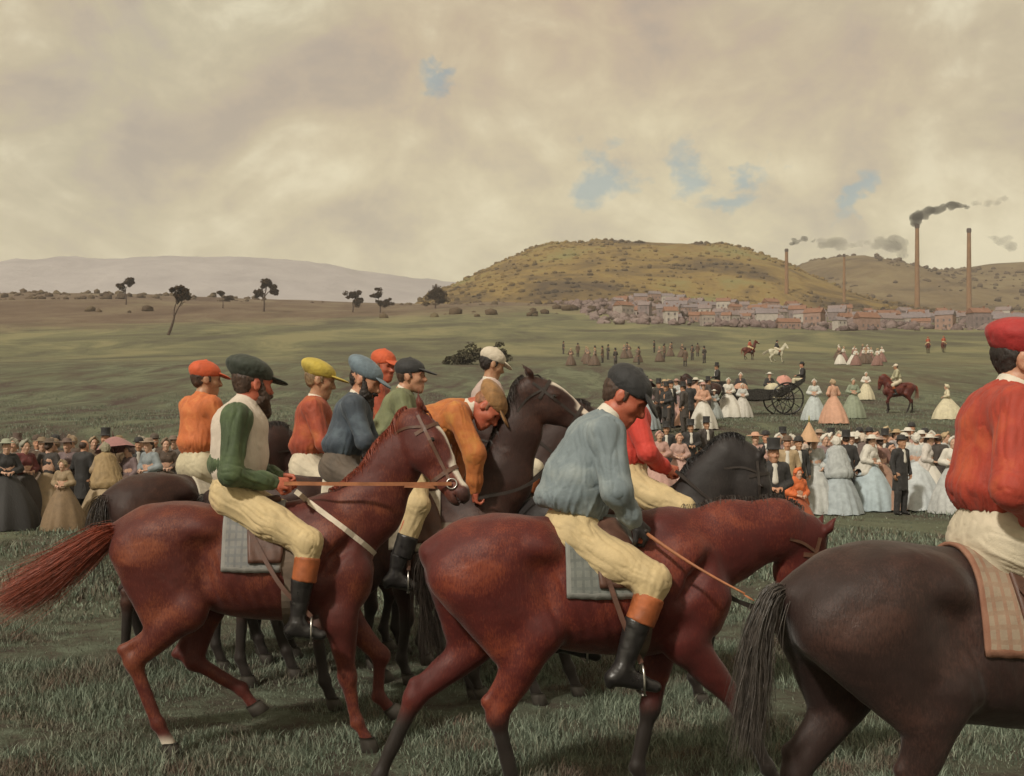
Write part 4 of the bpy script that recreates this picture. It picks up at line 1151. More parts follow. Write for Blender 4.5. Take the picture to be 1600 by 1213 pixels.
# ---- 1 centre: rider in the slate blue shirt on the bay
ga, ra = horse_at(911, 297, 10)
horse_a = place_horse(HA, ga, ra, 1.0, BAY, H_DARK, 'bay horse with black legs in the middle, carrying the rider in slate blue')
pa = P3(894, 833, 297); pel_a = Vector((pa.x, ga.y, pa.z))
JA = dict(pelvis=(0, 0, 0), chest=(.140, 0, .525), neck=(.205, 0, .622), head=(.285, -.005, .712), f=(.76, -.36, -.54), u=(.38, -.1, .92), k=1.08, hk=1.10, sh=.175, bag=1.10, bend=(-.045, 0, .02), blouse=(-.075, 0, .03), shirt_cut=.10,
          gloves=True, fold=1.15,
          arms=[(-1, (.165, -.285, .235), (.265, -.235, .075), (.7, .1, -.6), (0, .6, -.7), .95), (1, (.22, .275, .25), (.35, .06, .10), (.8, -.2, -.5), (0, -.6, -.8), .95)],
          legs=[(-1, (.355, -.325, -.225), (.175, -.350, -.665), (.345, -.365, -.745)), (1, (.36, .32, -.22), (.06, .345, -.62), (.22, .36, -.72))], peak_tilt=.65, peak=.075)
MA = person_meshes(JA, .008, .0072, 'dome', seed=1.3)
GLOVE = leather('glove_black', (.02, .018, .02), .5)
SLATE = fabric('shirt_slate', (.165, .205, .225), .26, scale=6, c2=(.27, .31, .315))
place_person(MA, pel_a, ra, outfit(SLATE, fabric('cap_black', (.018, .018, .02), .3), BUFF, SKIN1, HAIR_BR, glove=GLOVE), 'rider in slate blue shirt and black cap bowing his head, whip in hand')
_m, _i = None, None
T_grey = cloth_plaid('cloth_grey', (.17, .18, .165), (.095, .105, .10), (.11, .12, .115), (.26, .26, .245))
def stir(J, horse, pel):
    inv = (Matrix.Translation(horse.location) @ Matrix.Rotation(horse.rotation_euler[2], 4, 'Z') @ Matrix.Scale(horse.scale[0], 4)).inverted()
    rot = Matrix.Rotation(horse.rotation_euler[2], 4, 'Z'); out = []
    for s, kn, an, to in J['legs']:
        w = pel + rot @ Vector(tuple(np.array(an) * .42 + np.array(to) * .58)); q = np.array(inv @ w); out.append((s, q + A3(0, 0, -.035)))
    return out
def hand_w(pel, rz, J, k, fwd=.07):
    s, el, wr, hd, *_ = J['arms'][k]; return pel + Matrix.Rotation(rz, 4, 'Z') @ Vector(tuple(np.array(wr) + nrm(np.array(hd)) * fwd))
place_saddle(TACK, horse_a, T_grey, SAD, 'brown leather saddle under the rider in slate blue', 'grey green checked saddle cloth on the central bay horse', None, stir(JA, horse_a, pel_a))
place_bridle(BR[id(HA)], horse_a, STRAP, 'brown bridle on the lowered head of the central bay horse')
rein(horse_a, HA, hand_w(pel_a, ra, JA, 1), STRAP_D, 'slack dark reins of the central bay horse', .12)
hw = hand_w(pel_a, ra, JA, 0, .06); tipw = P3(1178, 935, 322)
whip(hw - (tipw - hw).normalized() * .05, tipw, .010, .005, REIN, 'long tan whip slanting down across the central bay horse')

# ---- 2 left: bearded rider in white vest over green
gb, rb = horse_at(390, 250, 6)
horse_b = place_horse(HB, gb, rb, 1.0, CHEST, H_RED, 'chestnut horse with streaming red tail and white blaze at the left')
pb = P3(370, 772, 250); pel_b = Vector((pb.x, gb.y, pb.z))
JB = dict(pelvis=(0, 0, 0), chest=(.02, 0, .475), neck=(.055, .005, .58), head=(.095, .02, .685), f=(.84, .50, -.12), u=(0, 0, 1), k=1.06, hk=1.14, sh=.185, vest=True, fold=1.25, shirt_cut=.09, bend=(.01, 0, 0),
          arms=[(-1, (-.005, -.275, .13), (.235, -.145, .075), (1, .1, -.05), (0, .7, -.5), .95), (1, (.05, .28, .15), (.26, .03, .10), (1, -.1, -.1), (0, -.6, -.6), .95)],
          legs=[(-1, (.470, -.325, -.285), (.395, -.345, -.77), (.545, -.37, -.83)), (1, (.44, .32, -.27), (.30, .34, -.72), (.46, .36, -.78))], peak_tilt=.20, peak=.085)
MBm = person_meshes(JB, .008, .0072, 'flat', beard=.5, seed=4.7)
GREEN = fabric('shirt_green', (.055, .085, .035), .45, scale=7, c2=(.12, .17, .07)); VESTW = fabric('vest_white', (.58, .50, .42), .18, scale=5)
person_b = place_person(MBm, pel_b, rb, outfit(GREEN, fabric('cap_bottle', (.032, .040, .030), .4), BUFF, SKIN1, HAIR_BR, VESTW, vest=VESTW), 'bearded rider in white vest over green sleeves and dark green cap')
place_saddle(TACK, horse_b, cloth_plaid('cloth_blue_grey', (.21, .205, .195), (.115, .122, .135), (.13, .14, .15), (.27, .26, .245)), SAD, 'brown leather saddle under the bearded rider', 'blue grey plaid saddle cloth on the left chestnut horse', None, stir(JB, horse_b, pel_b))
place_bridle(BR[id(HB)], horse_b, STRAP, 'brown bridle on the blazed head of the left chestnut horse')
rein(horse_b, HB, hand_w(pel_b, rb, JB, 0), REIN, 'taut tan leather reins from the bearded rider to the chestnut horse', .0)
# white breast strap over the chestnut's shoulder
pts = []
for k in range(20):
    t = k / 19; c = Vector((.30 + .47 * t, 0, 1.60 - .38 * t)); dv = Vector((.25 * t, -1, .12 - .12 * t)).normalized()
    hit = HB['bvh'].ray_cast(c + dv * 1.0, -dv); p = hit[0] if hit[0] is not None else c + dv * .25
    pts.append(np.array(p + dv * .008))
o = obj('breast_strap', strap_flat(pts, A3(.63, 0, .77), .016, 'breast_strap'), fabric('strap_white', (.60, .52, .42), .12)); o.location = horse_b.location; o.rotation_euler = horse_b.rotation_euler
tag(o, 'white strap running down the shoulder of the left chestnut horse', 'strap')

# ---- 3 right edge: rider in scarlet on the dark brown horse
gd, rd = horse_at(1532, 390, 12)
horse_d = place_horse(HD, gd, rd, 1.01, BROWN, H_GREY, 'dark brown horse seen from its rump at the right edge')
pd_ = P3(1566, 838, 393); pel_d = Vector((pd_.x, gd.y, pd_.z))
JD = dict(pelvis=(0, 0, 0), chest=(.02, 0, .50), neck=(.070, .0, .595), head=(.125, -.01, .70), f=(.80, -.60, 0), sl=(.30, .95, 0), u=(0, 0, 1), k=1.10, hk=1.08, sh=.185, bag=1.06, shirt_cut=.10,
          arms=[(-1, (-.13, -.29, .20), (.06, -.20, .06), (.8, .3, -.4), (0, .8, -.2), .6), (1, (.10, .28, .20), (.38, .04, .15), (1, -.1, -.1), (0, -.6, -.6), .95)],
          legs=[(-1, (.41, -.33, -.24), (.30, -.35, -.68), (.47, -.36, -.72)), (1, (.41, .33, -.24), (.30, .35, -.68), (.47, .36, -.72))], peak=.06)
MD = person_meshes(JD, .008, .0072, 'beret', seed=8.1)
SCARLET = fabric('jacket_scarlet', (.36, .038, .018), .38, scale=5, c2=(.48, .095, .03))
place_person(MD, pel_d, rd, outfit(SCARLET, fabric('cap_crimson', (.34, .022, .022), .3, scale=7), CREAM, SKIN2, HAIR_BK), 'rider in scarlet jacket, crimson cap and white breeches at the right edge')
place_saddle(TACK, horse_d, cloth_plaid('cloth_tan', (.29, .225, .165), (.27, .115, .07), (.25, .15, .10), (.24, .075, .04), 8, 18), SAD, 'brown leather saddle under the rider in scarlet', 'tan and rust checked saddle cloth with rust border at the right edge', None, stir(JD, horse_d, pel_d))
place_bridle(BR[id(HD)], horse_d, STRAP, 'brown bridle on the dark brown horse at the right edge')
rein(horse_d, HD, hand_w(pel_d, rd, JD, 1), STRAP_D, 'dark reins of the horse at the right edge', .05)

# ---- 4 the rider in orange bending over, and the bay with raised head
gc, rc = horse_at(640, 215, 4)
horse_c = place_horse(HC, gc, rc, 1.0, DARKBAY, H_DARK, 'dark bay horse with raised head and white blaze behind the chestnut')
pc = P3(632, 728, 215); pel_c = Vector((pc.x, gc.y, pc.z))
JE = dict(pelvis=(0, 0, 0), chest=(.375, 0, .375), neck=(.49, -.02, .43), head=(.60, -.04, .415), f=(.62, -.28, -.73), u=(.7, 0, .7), k=1.05, hk=1.12, sh=.185, bag=1.12, fold=1.1, br_end=.52, bend=(-.05, 0, .06),
          arms=[(-1, (.50, -.27, .09), (.50, -.25, -.16), (.05, .1, -1), (1, .3, 0), .9), (1, (.44, .25, .10), (.36, .05, -.17), (-.1, -.3, -1), (1, -.3, 0), .9)],
          legs=[(-1, (.10, -.34, -.27), (-.06, -.36, -.76), (.10, -.38, -.83)), (1, (.20, .33, -.17), (.02, .35, -.62), (.18, .36, -.69))], peak_tilt=.3)
ME = person_meshes(JE, .009, .008, 'flat', seed=2.2)
ORANGE = fabric('shirt_orange', (.42, .125, .025), .36, scale=6, c2=(.50, .23, .05))
place_person(ME, pel_c, rc, outfit(ORANGE, fabric('cap_rust', (.27, .14, .05), .42, scale=14), BUFF, SKIN1, HAIR_GI, boot_top=BOOT), 'rider in orange shirt and rust cap bending far forward, arm hanging')
place_saddle(TACK, horse_c, cloth_plaid('cloth_white', (.48, .43, .34), (.38, .33, .26), (.38, .33, .26), (.5, .45, .36)), SAD, 'saddle under the rider bending forward in orange', 'pale saddle cloth under the rider bending forward in orange', None, stir(JE, horse_c, pel_c))
place_bridle(BR[id(HC)], horse_c, STRAP_D, 'dark bridle on the raised head of the dark bay horse')
rein(horse_c, HC, hand_w(pel_c, rc, JE, 0), STRAP_D, 'dark reins hanging from the raised head of the dark bay', .15)

# ---- riders behind; hidden horses' near-black coats stand in for deep shade
def back_rider(px, py_head, s, yaw, J, C, label, hlabel, cm, hm, cap='dome', beard=0, seed=0.0, H=HN, hand=None):
    """px, py_head: centre of the head in the picture"""
    rz = R(yaw); g = ground_at(px, s)
    hx, hz = J['head'][0] * math.cos(rz), J['head'][2]
    w = P3(px, py_head, s); pel = Vector((w.x - hx, w.y - J['head'][0] * math.sin(rz), w.z - hz))
    gz = float(ground_z(pel.x, pel.y)); sc = max(.95, min(1.16, (pel.z - gz - .125) / 1.50))
    hp = pel - Matrix.Rotation(rz, 4, 'Z') @ Vector((-.02 * sc, 0, 0)); hp.z = gz
    pel.z = gz + 1.50 * sc + .125
    ho = place_horse(H, hp, rz, sc, cm, hm, hlabel, 'racehorses mostly hidden behind the front rank' if H is HN and cm is not BLACK else None)
    M_ = person_meshes(J, .011, .010, cap, beard=beard, seed=seed)
    place_person(M_, pel, rz, C, label)
    short = 'rider in ' + label.split(' in ')[1].split(' and ')[0].split(' half')[0].split(' between')[0]
    place_saddle(TACK, ho, cloth_plaid('cloth_white', None, None, None, None), SAD, 'saddle under the ' + short, 'pale saddle cloth under the ' + short, None, stir(J, ho, pel))
    place_bridle(BR[id(H)], ho, STRAP_D, 'dark bridle of the horse under the ' + short)
    rein(ho, H, hand_w(pel, rz, J, 0), STRAP_D, 'dark reins of the ' + short, .06)
    return ho
VERM = fabric('jacket_vermilion', (.50, .13, .035), .25, c2=(.60, .21, .065)); CAPOR = fabric('cap_orange', (.52, .085, .025), .2)
back_rider(322, 594, 182, 46, riding_pose(.02, .07, .72, (.90, -.36, -.05), hk=1.15, k=1.04), outfit(VERM, CAPOR, fabric('breeches_pale', (.50, .44, .30), .15), SKIN3, HAIR_BR, VERM),
           'rider in vermilion jacket and orange cap behind the bearded rider', 'dark horse whose rump shows behind the left chestnut', DARKBAY, H_DARK, seed=3.0)
REDB = fabric('jacket_red', (.33, .055, .022), .42, scale=6, c2=(.46, .13, .035)); YEL = fabric('cap_yellow', (.46, .35, .055), .3)
back_rider(500, 595, 186, 4, riding_pose(.05, .08, .72, (.95, .05, -.2), hk=1.15, k=1.04, peak=.095, peak_tilt=.15), outfit(REDB, YEL, CREAM, SKIN3, HAIR_FA), 'rider in red jacket and yellow cap left of the blue cap',
           'hidden brown horse under the yellow capped rider', BROWN, H_DARK, cap='flat', seed=5.0)
cf0 = fabric('breeches_dark', (.10, .075, .055), .3); NAVY = fabric('jacket_navy', (.045, .062, .085), .45, scale=7, c2=(.10, .135, .165)); CAPBL = fabric('cap_steel_blue', (.135, .185, .225), .28)
back_rider(570, 596, 197, 2, riding_pose(.12, .16, .675, (.90, -.20, -.38), u=(.25, 0, 1), hk=1.18, k=1.05, sh=.195, peak_tilt=.3), outfit(NAVY, CAPBL, cf0, SKIN2, HAIR_BK, LINEN), 'dark bearded rider in navy jacket and steel blue cap looking down',
           'hidden dark horse under the navy jacketed rider', DARKBAY, H_DARK, cap='flat', beard=.8, seed=6.0)
back_rider(600, 573, 166, 0, riding_pose(.08, .12, .72, (.75, -.62, -.1), hk=1.12, k=1.03), outfit(REDB, CAPOR, CREAM, SKIN1, HAIR_GI), 'rider in bright orange cap between the blue and the black caps',
           'hidden dark bay horse under the second orange capped rider', DARKBAY, H_DARK, seed=7.0)
SAGE = fabric('jacket_sage', (.16, .175, .085), .3, scale=7); CAPBK = fabric('cap_black', (.018, .018, .02), .3)
back_rider(643, 589, 178, -2, riding_pose(.20, .22, .665, (.95, -.12, .02), u=(.1, 0, 1), hk=1.15, k=1.03, peak=.09), outfit(SAGE, CAPBK, CREAM, SKIN2, HAIR_BR), 'rider in sage green jacket and black cap leaning forward',
           'hidden dark horse under the sage green rider', DARKBAY, H_DARK, seed=9.0)
PINK = fabric('shirt_pink', (.46, .35, .31), .18); CAPWH = fabric('cap_white', (.58, .51, .41), .14)
back_rider(769, 570, 172, 12, riding_pose(.04, .06, .72, (.93, .10, -.34), u=(.2, 0, 1), hk=1.08, k=1.0, sh=.185, bag=1.12), outfit(PINK, CAPWH, CREAM, SKIN3, HAIR_BK), 'rider in pale pink shirt and white cap',
           'hidden dark bay horse under the white capped rider', DARKBAY, H_DARK, seed=10.0)
REDV = fabric('jacket_bright_red', (.55, .045, .03), .15)
back_rider(988, 604, 213, 0, riding_pose(.02, .03, .68, (.9, .3, -.1), hk=1.0, k=1.03, hands=(.27, .08), knee=(.38, -.20)), outfit(REDV, CAPBK, BUFF, SKIN1, HAIR_BR, REDV), 'rider in bright red jacket half hidden behind the slate blue shirt',
           'black horse with arched neck ahead of the red jacket', BLACK, hair_mat('hair_jet', (.02, .018, .018)), seed=12.0)
# ================================================================ far country
def heightfield(name, prof_px, s, depth, y_back, seed, mat, nx=220, ny=60, rough=1.0):
    """a ridge: prof_px lists (px, py) of its skyline, seen at s pixels a metre"""
    Y0 = F / s; pxs = np.array([p[0] for p in prof_px], float); pys = np.array([p[1] for p in prof_px], float)
    X = (np.linspace(pxs[0], pxs[-1], nx) - 800) / s; top = EYE - (np.interp(np.linspace(pxs[0], pxs[-1], nx), pxs, pys) - HY) / s
    k = np.ones(9) / 9; top = np.convolve(np.pad(top, 4, mode='edge'), k, 'valid')
    v = np.linspace(0, 1, ny); Yv = Y0 - depth + (depth + y_back) * v
    G = np.where(Yv < Y0, sstep(Y0 - depth, Y0, Yv), 1 - sstep(Y0, Y0 + y_back, Yv) * .9)
    XX, YY = np.meshgrid(X, Yv); base = ground_z(XX, YY) - 4
    Z = base + np.maximum(top[None, :] - base, 0) * G[:, None] ** 1.1
    n = fbm(np.stack([XX, YY, 0 * XX], -1) / (14 / s * 2.2) + seed, 4) - .5
    Z = Z + n * (7 / s) * rough * G[:, None]
    ii = np.arange(ny - 1)[:, None] * nx + np.arange(nx - 1)[None, :]
    Q = np.stack([ii, ii + 1, ii + nx + 1, ii + nx], -1).reshape(-1, 4)
    V = np.stack([XX, YY, Z], -1).reshape(-1, 3)
    o = obj(name, new_mesh(name, V, Q), mat); tag(o, kind='structure')
    return (XX, YY, Z)
def hill_mat(name, stops, scale):
    m, nd, lk, b = base_mat(name)
    n1 = obj_noise(nd, lk, scale, 7, .68, .6)
    lk.new(ramp_node(nd, lk, n1, stops), b.inputs['Base Color']); b.inputs['Roughness'].default_value = 1; b.inputs['Specular IOR Level'].default_value = .1
    add_bump(nd, lk, b, obj_noise(nd, lk, scale * 4, 5), .8, 4.0)
    return m
HM = hill_mat('hill_scrub', [(.36, (.070, .048, .028)), (.46, (.145, .10, .040)), (.54, (.225, .155, .052)), (.66, (.20, .18, .07))], .016)
HM2 = hill_mat('hill_wood', [(.30, (.075, .055, .035)), (.48, (.15, .11, .06)), (.62, (.20, .155, .085)), (.75, (.17, .16, .09))], .02)
HM3 = hill_mat('hill_far_haze_tint', [(.3, (.30, .28, .29)), (.7, (.41, .385, .385))], .012)  # pale haze put into the base colour so the ridge fades into the sky
h1 = heightfield('hill', [(690, 475), (735, 447), (765, 428), (805, 406), (850, 389), (950, 385), (1060, 389), (1110, 389), (1150, 400), (1190, 418), (1225, 440), (1260, 468), (1340, 490)], 2.15, 330, 300, 3.0, HM)
h2 = heightfield('hill', [(1130, 475), (1190, 436), (1250, 414), (1300, 406), (1340, 409), (1390, 424), (1440, 432), (1500, 422), (1560, 416), (1650, 414), (1800, 420), (2100, 445), (2300, 470)], 1.75, 420, 400, 8.0, HM2)
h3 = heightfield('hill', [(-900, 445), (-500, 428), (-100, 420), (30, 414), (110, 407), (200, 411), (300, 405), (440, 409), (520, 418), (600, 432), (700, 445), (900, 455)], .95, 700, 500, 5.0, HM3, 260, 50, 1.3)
# scrub on the hills: far-off wood that reads as one mass
_ico = None
def clump_template(seed, sub=1):
    r = np.random.RandomState(seed); import bmesh
    bm = bmesh.new(); bmesh.ops.create_icosphere(bm, subdivisions=sub, radius=1)
    V = np.array([v.co for v in bm.verts]); Fs = np.array([[v.index for v in f.verts] for f in bm.faces]); bm.free()
    V = V * (.75 + .5 * r.rand(len(V)))[:, None]; V[:, 2] = V[:, 2] * .8 + .5
    return V, Fs
def scrub(name, grid, n, r0, r1, mat, seed, label, thr=.45, jmin=0):
    XX, YY, Z = grid; r = np.random.RandomState(seed); ny, nx = XX.shape; T = [clump_template(i) for i in range(5)]
    Vs, Fs, o = [], [], 0
    i = r.randint(jmin, ny - 1, n * 2); j = r.randint(0, nx - 1, n * 2); fi, fj = r.rand(n * 2), r.rand(n * 2)
    x = XX[i, j] + fj * (XX[i, j + 1] - XX[i, j]); y = YY[i, j] + fi * (YY[i + 1, j] - YY[i, j]); z = Z[i, j]
    keep = (fbm(np.stack([x, y, 0 * x], -1) / 90 + seed, 3) > thr); x, y, z = x[keep][:n], y[keep][:n], z[keep][:n]
    for k in range(len(x)):
        V, Fq = T[k % 5]; rr = r0 + (r1 - r0) * r.rand() ** 2; an = r.rand() * 6.28; c, s_ = math.cos(an), math.sin(an)
        W = np.stack([V[:, 0] * c - V[:, 1] * s_, V[:, 0] * s_ + V[:, 1] * c, V[:, 2]], 1) * rr * A3(1.1, 1.1, .8 + .4 * r.rand())
        Vs.append(W + A3(x[k], y[k], z[k])); Fs.append(Fq + o); o += len(V)
    ob = obj(name, new_mesh(name, np.concatenate(Vs), np.concatenate(Fs), False), mat); return tag(ob, label, 'scrub', kind='stuff')
SC1 = hill_mat('scrub_olive', [(.36, (.050, .036, .024)), (.46, (.105, .072, .032)), (.56, (.20, .135, .045)), (.66, (.17, .155, .06))], .016)
SC2 = hill_mat('scrub_brown', [(.30, (.06, .042, .030)), (.5, (.11, .078, .05)), (.70, (.15, .12, .07))], .03)
scrub('hill_scrub', h1, 16000, .5, 1.8, SC1, 3, 'olive and ochre scrub covering the rounded hill', .36)
scrub('hill_scrub', h2, 9000, .8, 2.6, SC2, 4, 'brown woodland on the lower hills behind the chimneys', .40)
# low hedges and heaps of brush along the far edge of the field
gx, gy = np.meshgrid(np.linspace(-330, 60, 160), np.linspace(330, 560, 40)); scrub('far_brush', (gx, gy, ground_z(gx, gy)), 700, .5, 1.8, SC2, 6, 'low brown brush along the far edge of the field', .5)

# ---- trees
LEAF = hill_mat('tree_leaf', [(.30, (.060, .036, .022)), (.5, (.10, .062, .036)), (.72, (.15, .105, .055))], .6)
LEAF2 = hill_mat('shrub_leaf', [(.30, (.10, .085, .055)), (.5, (.14, .125, .08)), (.72, (.19, .17, .11))], 1.2)
BARK = plain('bark', (.07, .045, .032), .9, .35, 2.0)
def tree(px, s, hgt, lean, crowns, label, seed, leaf=LEAF, rs=.35, name='tree', nleaf=900, trunk=True, ls=1.7):
    """crowns: (dx, dz, rx, rz) as fractions of the height"""
    r = np.random.RandomState(seed); o = empty(name, ground_at(px, s), 0, label, 'tree' if name == 'tree' else 'shrub')
    tops = [A3((lean + c[0]) * hgt, r.uniform(-.1, .1) * hgt, c[1] * hgt) for c in crowns]
    mb = MB(); fork = A3(lean * .55 * hgt, 0, .45 * hgt)
    mb.tube(spline([A3(0, 0, -.3), fork * .5 + A3(.02 * hgt, 0, 0), fork], 5), [hgt * .035 * (1 - .05 * i) for i in range(11)], 7)
    for t in tops: mb.tube(spline([fork * .9, (fork + t) / 2 + r.randn(3) * .04 * hgt, t], 4), [hgt * .020 * (1 - .09 * i) for i in range(9)], 6)
    for k in range(10):
        t = tops[k % len(tops)]; b0 = fork + (t - fork) * r.uniform(.4, .9); c = crowns[k % len(crowns)]
        e = t + r.randn(3) * A3(c[2], c[2], c[3]) * hgt * .6; mb.tube([b0, (b0 + e) / 2 + r.randn(3) * .02 * hgt, e], [hgt * .009, hgt * .006, hgt * .002], 5)
    obj('trunk', mb.mesh('trunk'), BARK, o)
    V, Q = [], []
    for t, c in zip(tops, crowns):
        nb = 12; bl = [(r.randn(3) * A3(c[2], c[2] * .9, c[3]) * .55 * hgt, r.uniform(.25, .5)) for _ in range(nb)]
        for k in range(nleaf):
            b0, rad = bl[r.randint(nb)]; d = nrm(r.randn(3)) * r.rand() ** .4 * rad * A3(c[2], c[2], c[3]) * hgt * 1.3
            p = t + b0 + d; u = nrm(r.randn(3)); v = nrm(np.cross(u, r.randn(3))); w = hgt * .022 * ls * r.uniform(.6, 1.4); q = len(V)
            V += [p - u * w, p + v * w * .6, p + u * w, p - v * w * .6]; Q.append((q, q + 1, q + 2, q + 3))
    obj('crown', new_mesh('crown', np.array(V), np.array(Q), False), leaf, o)
    return o
tree(197, 5.2, 7.5, -.05, [(-.16, .72, .16, .15), (.18, .90, .20, .14)], 'small bare-topped brown tree, leftmost on the skyline', 1)
tree(262, 8.2, 9.0, .28, [(.0, .88, .14, .13), (.10, .80, .10, .07)], 'thin leaning tree with a small crown on the left slope', 2)
tree(348, 5.2, 5.5, .0, [(-.12, .85, .20, .12), (.25, .55, .28, .14)], 'low spreading brown tree between the leaning tree and the tall pair', 3)
tree(412, 5.4, 9.5, .0, [(.05, .86, .16, .11), (-.16, .52, .15, .12), (.26, .70, .14, .14)], 'tallest brown tree on the left skyline with a forked crown', 4)
tree(551, 5.2, 7.0, .0, [(.0, .75, .22, .16), (.18, .50, .24, .16)], 'round brown tree left of the middle of the skyline', 5)
tree(594, 5.2, 7.0, -.06, [(-.05, .78, .24, .16), (.15, .45, .26, .18)], 'second round brown tree near the foot of the hill', 6)
tree(680, 5.0, 7.6, .0, [(.0, .62, .30, .26), (-.12, .40, .30, .24), (.18, .42, .26, .22)], 'dense dark bush-like tree at the left foot of the hill', 7)
for k, (px, s, hh, sd_) in enumerate([(1470, 2.3, 16, 21), (1385, 2.4, 11, 22), (1330, 2.6, 9, 23)]):
    tree(px, s, hh, 0, [(0, .72, .26, .24), (.1, .5, .28, .2)], ['brown tree standing between the two tall chimneys', 'brown tree left of the tallest smoking chimney', 'small brown tree beside the shortest chimney'][k], sd_, nleaf=500)
tree(752, 15.2, 2.1, 0, [(-1.0, .34, .55, .22), (-.5, .42, .6, .30), (0, .48, .62, .34), (.5, .48, .62, .36), (1.0, .36, .5, .34)], 'broad dark shrub on the slope behind the white cap', 31, LEAF2, name='shrub', nleaf=700, ls=3.2)

# ---- village
random.seed(7)
def house_template(w, d, hgt, rh):
    T = {}
    T['wall'] = MB().box((0, 0, hgt / 2 - .5), (w, d, hgt + 1)).mesh('wall', False)
    o = .35; V = [(-w / 2 - o, -d / 2 - o, hgt - .1), (w / 2 + o, -d / 2 - o, hgt - .1), (w / 2 + o, d / 2 + o, hgt - .1), (-w / 2 - o, d / 2 + o, hgt - .1), (-w / 2 - o, 0, hgt + rh), (w / 2 + o, 0, hgt + rh)]
    T['roof'] = MB().add(V, [(0, 1, 5, 4), (2, 3, 4, 5), (0, 4, 3), (1, 2, 5), (3, 2, 1, 0)]).mesh('roof', False)
    T['chimney'] = MB().box((w * .3, 0, hgt + rh * .9), (.8, .8, 2.0)).mesh('chimney', False)
    T['window'] = []
    for k in range(max(2, int(w // 2.6))):
        for fl in range(max(1, int(hgt // 3))):
            x = -w / 2 + w * (k + .5) / max(2, int(w // 2.6)); T['window'].append(MB().box((x, -d / 2 - .02, 1.7 + 2.9 * fl), (.95, .12, 1.35)).mesh('window', False))
    T['door'] = MB().box((w * .12, -d / 2 - .03, 1.0), (1.0, .14, 2.0)).mesh('door', False)
    return T
HT = [house_template(8, 6, 4, 2.8), house_template(11, 7, 5.8, 3), house_template(6.5, 6, 6.2, 2.4), house_template(14, 7, 3.8, 2.6), house_template(9, 8, 7.5, 2.6)]
WALLS = [plain('wall_pale', (.30, .255, .225), .9, .25, .6), plain('wall_mauve', (.215, .17, .165), .9, .25, .6), plain('wall_rose', (.28, .185, .15), .9, .25, .6), plain('wall_white', (.40, .36, .32), .9, .2, .6)]
ROOFS = [plain('roof_slate', (.19, .16, .165), .8, .25, .8), plain('roof_rust', (.22, .115, .075), .85, .25, .8), plain('roof_mauve', (.21, .165, .16), .85, .25, .8)]
WIN = leather('window_dark', (.13, .11, .11), .5); DOORM = plain('door_brown', (.09, .06, .045), .7)
SZ = ['small', 'wide two-storey', 'narrow two-storey', 'long low', 'tall']
RN = ['slate', 'rust', 'mauve']; WN_ = ['pale', 'mauve', 'rose', 'white']
def village(n, a0, a1, y0, y1, seed):
    r = random.Random(seed); done = []
    while len(done) < n:
        Y = r.uniform(y0, y1); X = Y * r.uniform(a0, a1)
        if any(abs(X - p) < 6.5 and abs(Y - q) < 6.5 for p, q in done): continue
        done.append((X, Y)); i = r.choice([0, 0, 1, 2, 3, 3, 4]); w = r.choice([0, 1, 1, 2, 2, 3]); rf = r.randrange(3)
        o = empty('house', (X, Y, float(ground_z(X, Y))), R(r.uniform(-35, 35)), '%s %s-walled distant house with %s roof in the village below the hills' % (SZ[i], WN_[w], RN[rf]), 'house', '%s %s houses with %s roofs in the village' % (SZ[i], WN_[w], RN[rf]), r.uniform(.32, .52))
        T = HT[i]; obj('wall', T['wall'], WALLS[w], o); ro = obj('roof', T['roof'], ROOFS[rf], o); obj('chimney', T['chimney'], ROOFS[1], ro)
        for m in T['window']: obj('window', m, WIN, o)
        obj('door', T['door'], DOORM, o)
    return done
hs = village(210, .085, .46, 295, 540, 3)
SC3 = hill_mat('scrub_mauve', [(.30, (.12, .086, .084)), (.5, (.20, .15, .14)), (.70, (.29, .235, .215))], .05)
gx, gy = np.meshgrid(np.linspace(20, 330, 140), np.linspace(288, 600, 50)); scrub('village_trees', (gx, gy, ground_z(gx, gy)), 7500, .5, 1.7, SC3, 16, 'mauve brown trees and hedges among the village houses', .38)

# ---- factory chimneys and smoke
BRICK = plain('chimney_brick', (.22, .12, .055), .9, .25, .35, coord='Object'); BRICKD = plain('chimney_soot', (.075, .055, .045), .9, .3, .5)
def stack(px, ptop, pbase, s, wpx, label):
    Y = F / s; X = (px - 800) / s; zb = EYE - (pbase - HY) / s; zt = EYE - (ptop - HY) / s; g = float(ground_z(X, Y)); hgt = zt - g; r = wpx / s / 2
    o = empty('factory_chimney', (X, Y, g), 0, label, 'chimney')
    obj('shaft', MB().lathe([(r * 1.5, -3), (r * 1.45, hgt * .02), (r * 1.3, hgt * .3), (r * 1.0, hgt * .95), (r * .98, hgt * .955)], 20, close=True).mesh('shaft'), BRICK, o)
    obj('rim', MB().lathe([(r * .99, hgt * .95), (r * 1.22, hgt * .965), (r * 1.22, hgt * .985), (r * 1.05, hgt), (r * .7, hgt), (r * .7, hgt * .97)], 20).mesh('rim'), BRICKD, o)
    obj('plinth', MB().box((0, 0, hgt * .03 - 1.5), (r * 4, r * 4, hgt * .06 + 3)).mesh('plinth', False), BRICK, o)
    return Vector((X, Y, zt))
t1 = stack(1433, 350, 462, 2.70, 6, 'tall smoking factory chimney, left of the two tallest')
t2 = stack(1514, 357, 465, 2.70, 6, 'tall factory chimney at the far right without smoke')
t3 = stack(1229, 389, 452, 2.85, 5, 'slim factory chimney with a thin smoke trail by the hill')
t4 = stack(1319, 397, 460, 2.85, 3.6, 'shortest factory chimney in the middle of the village')
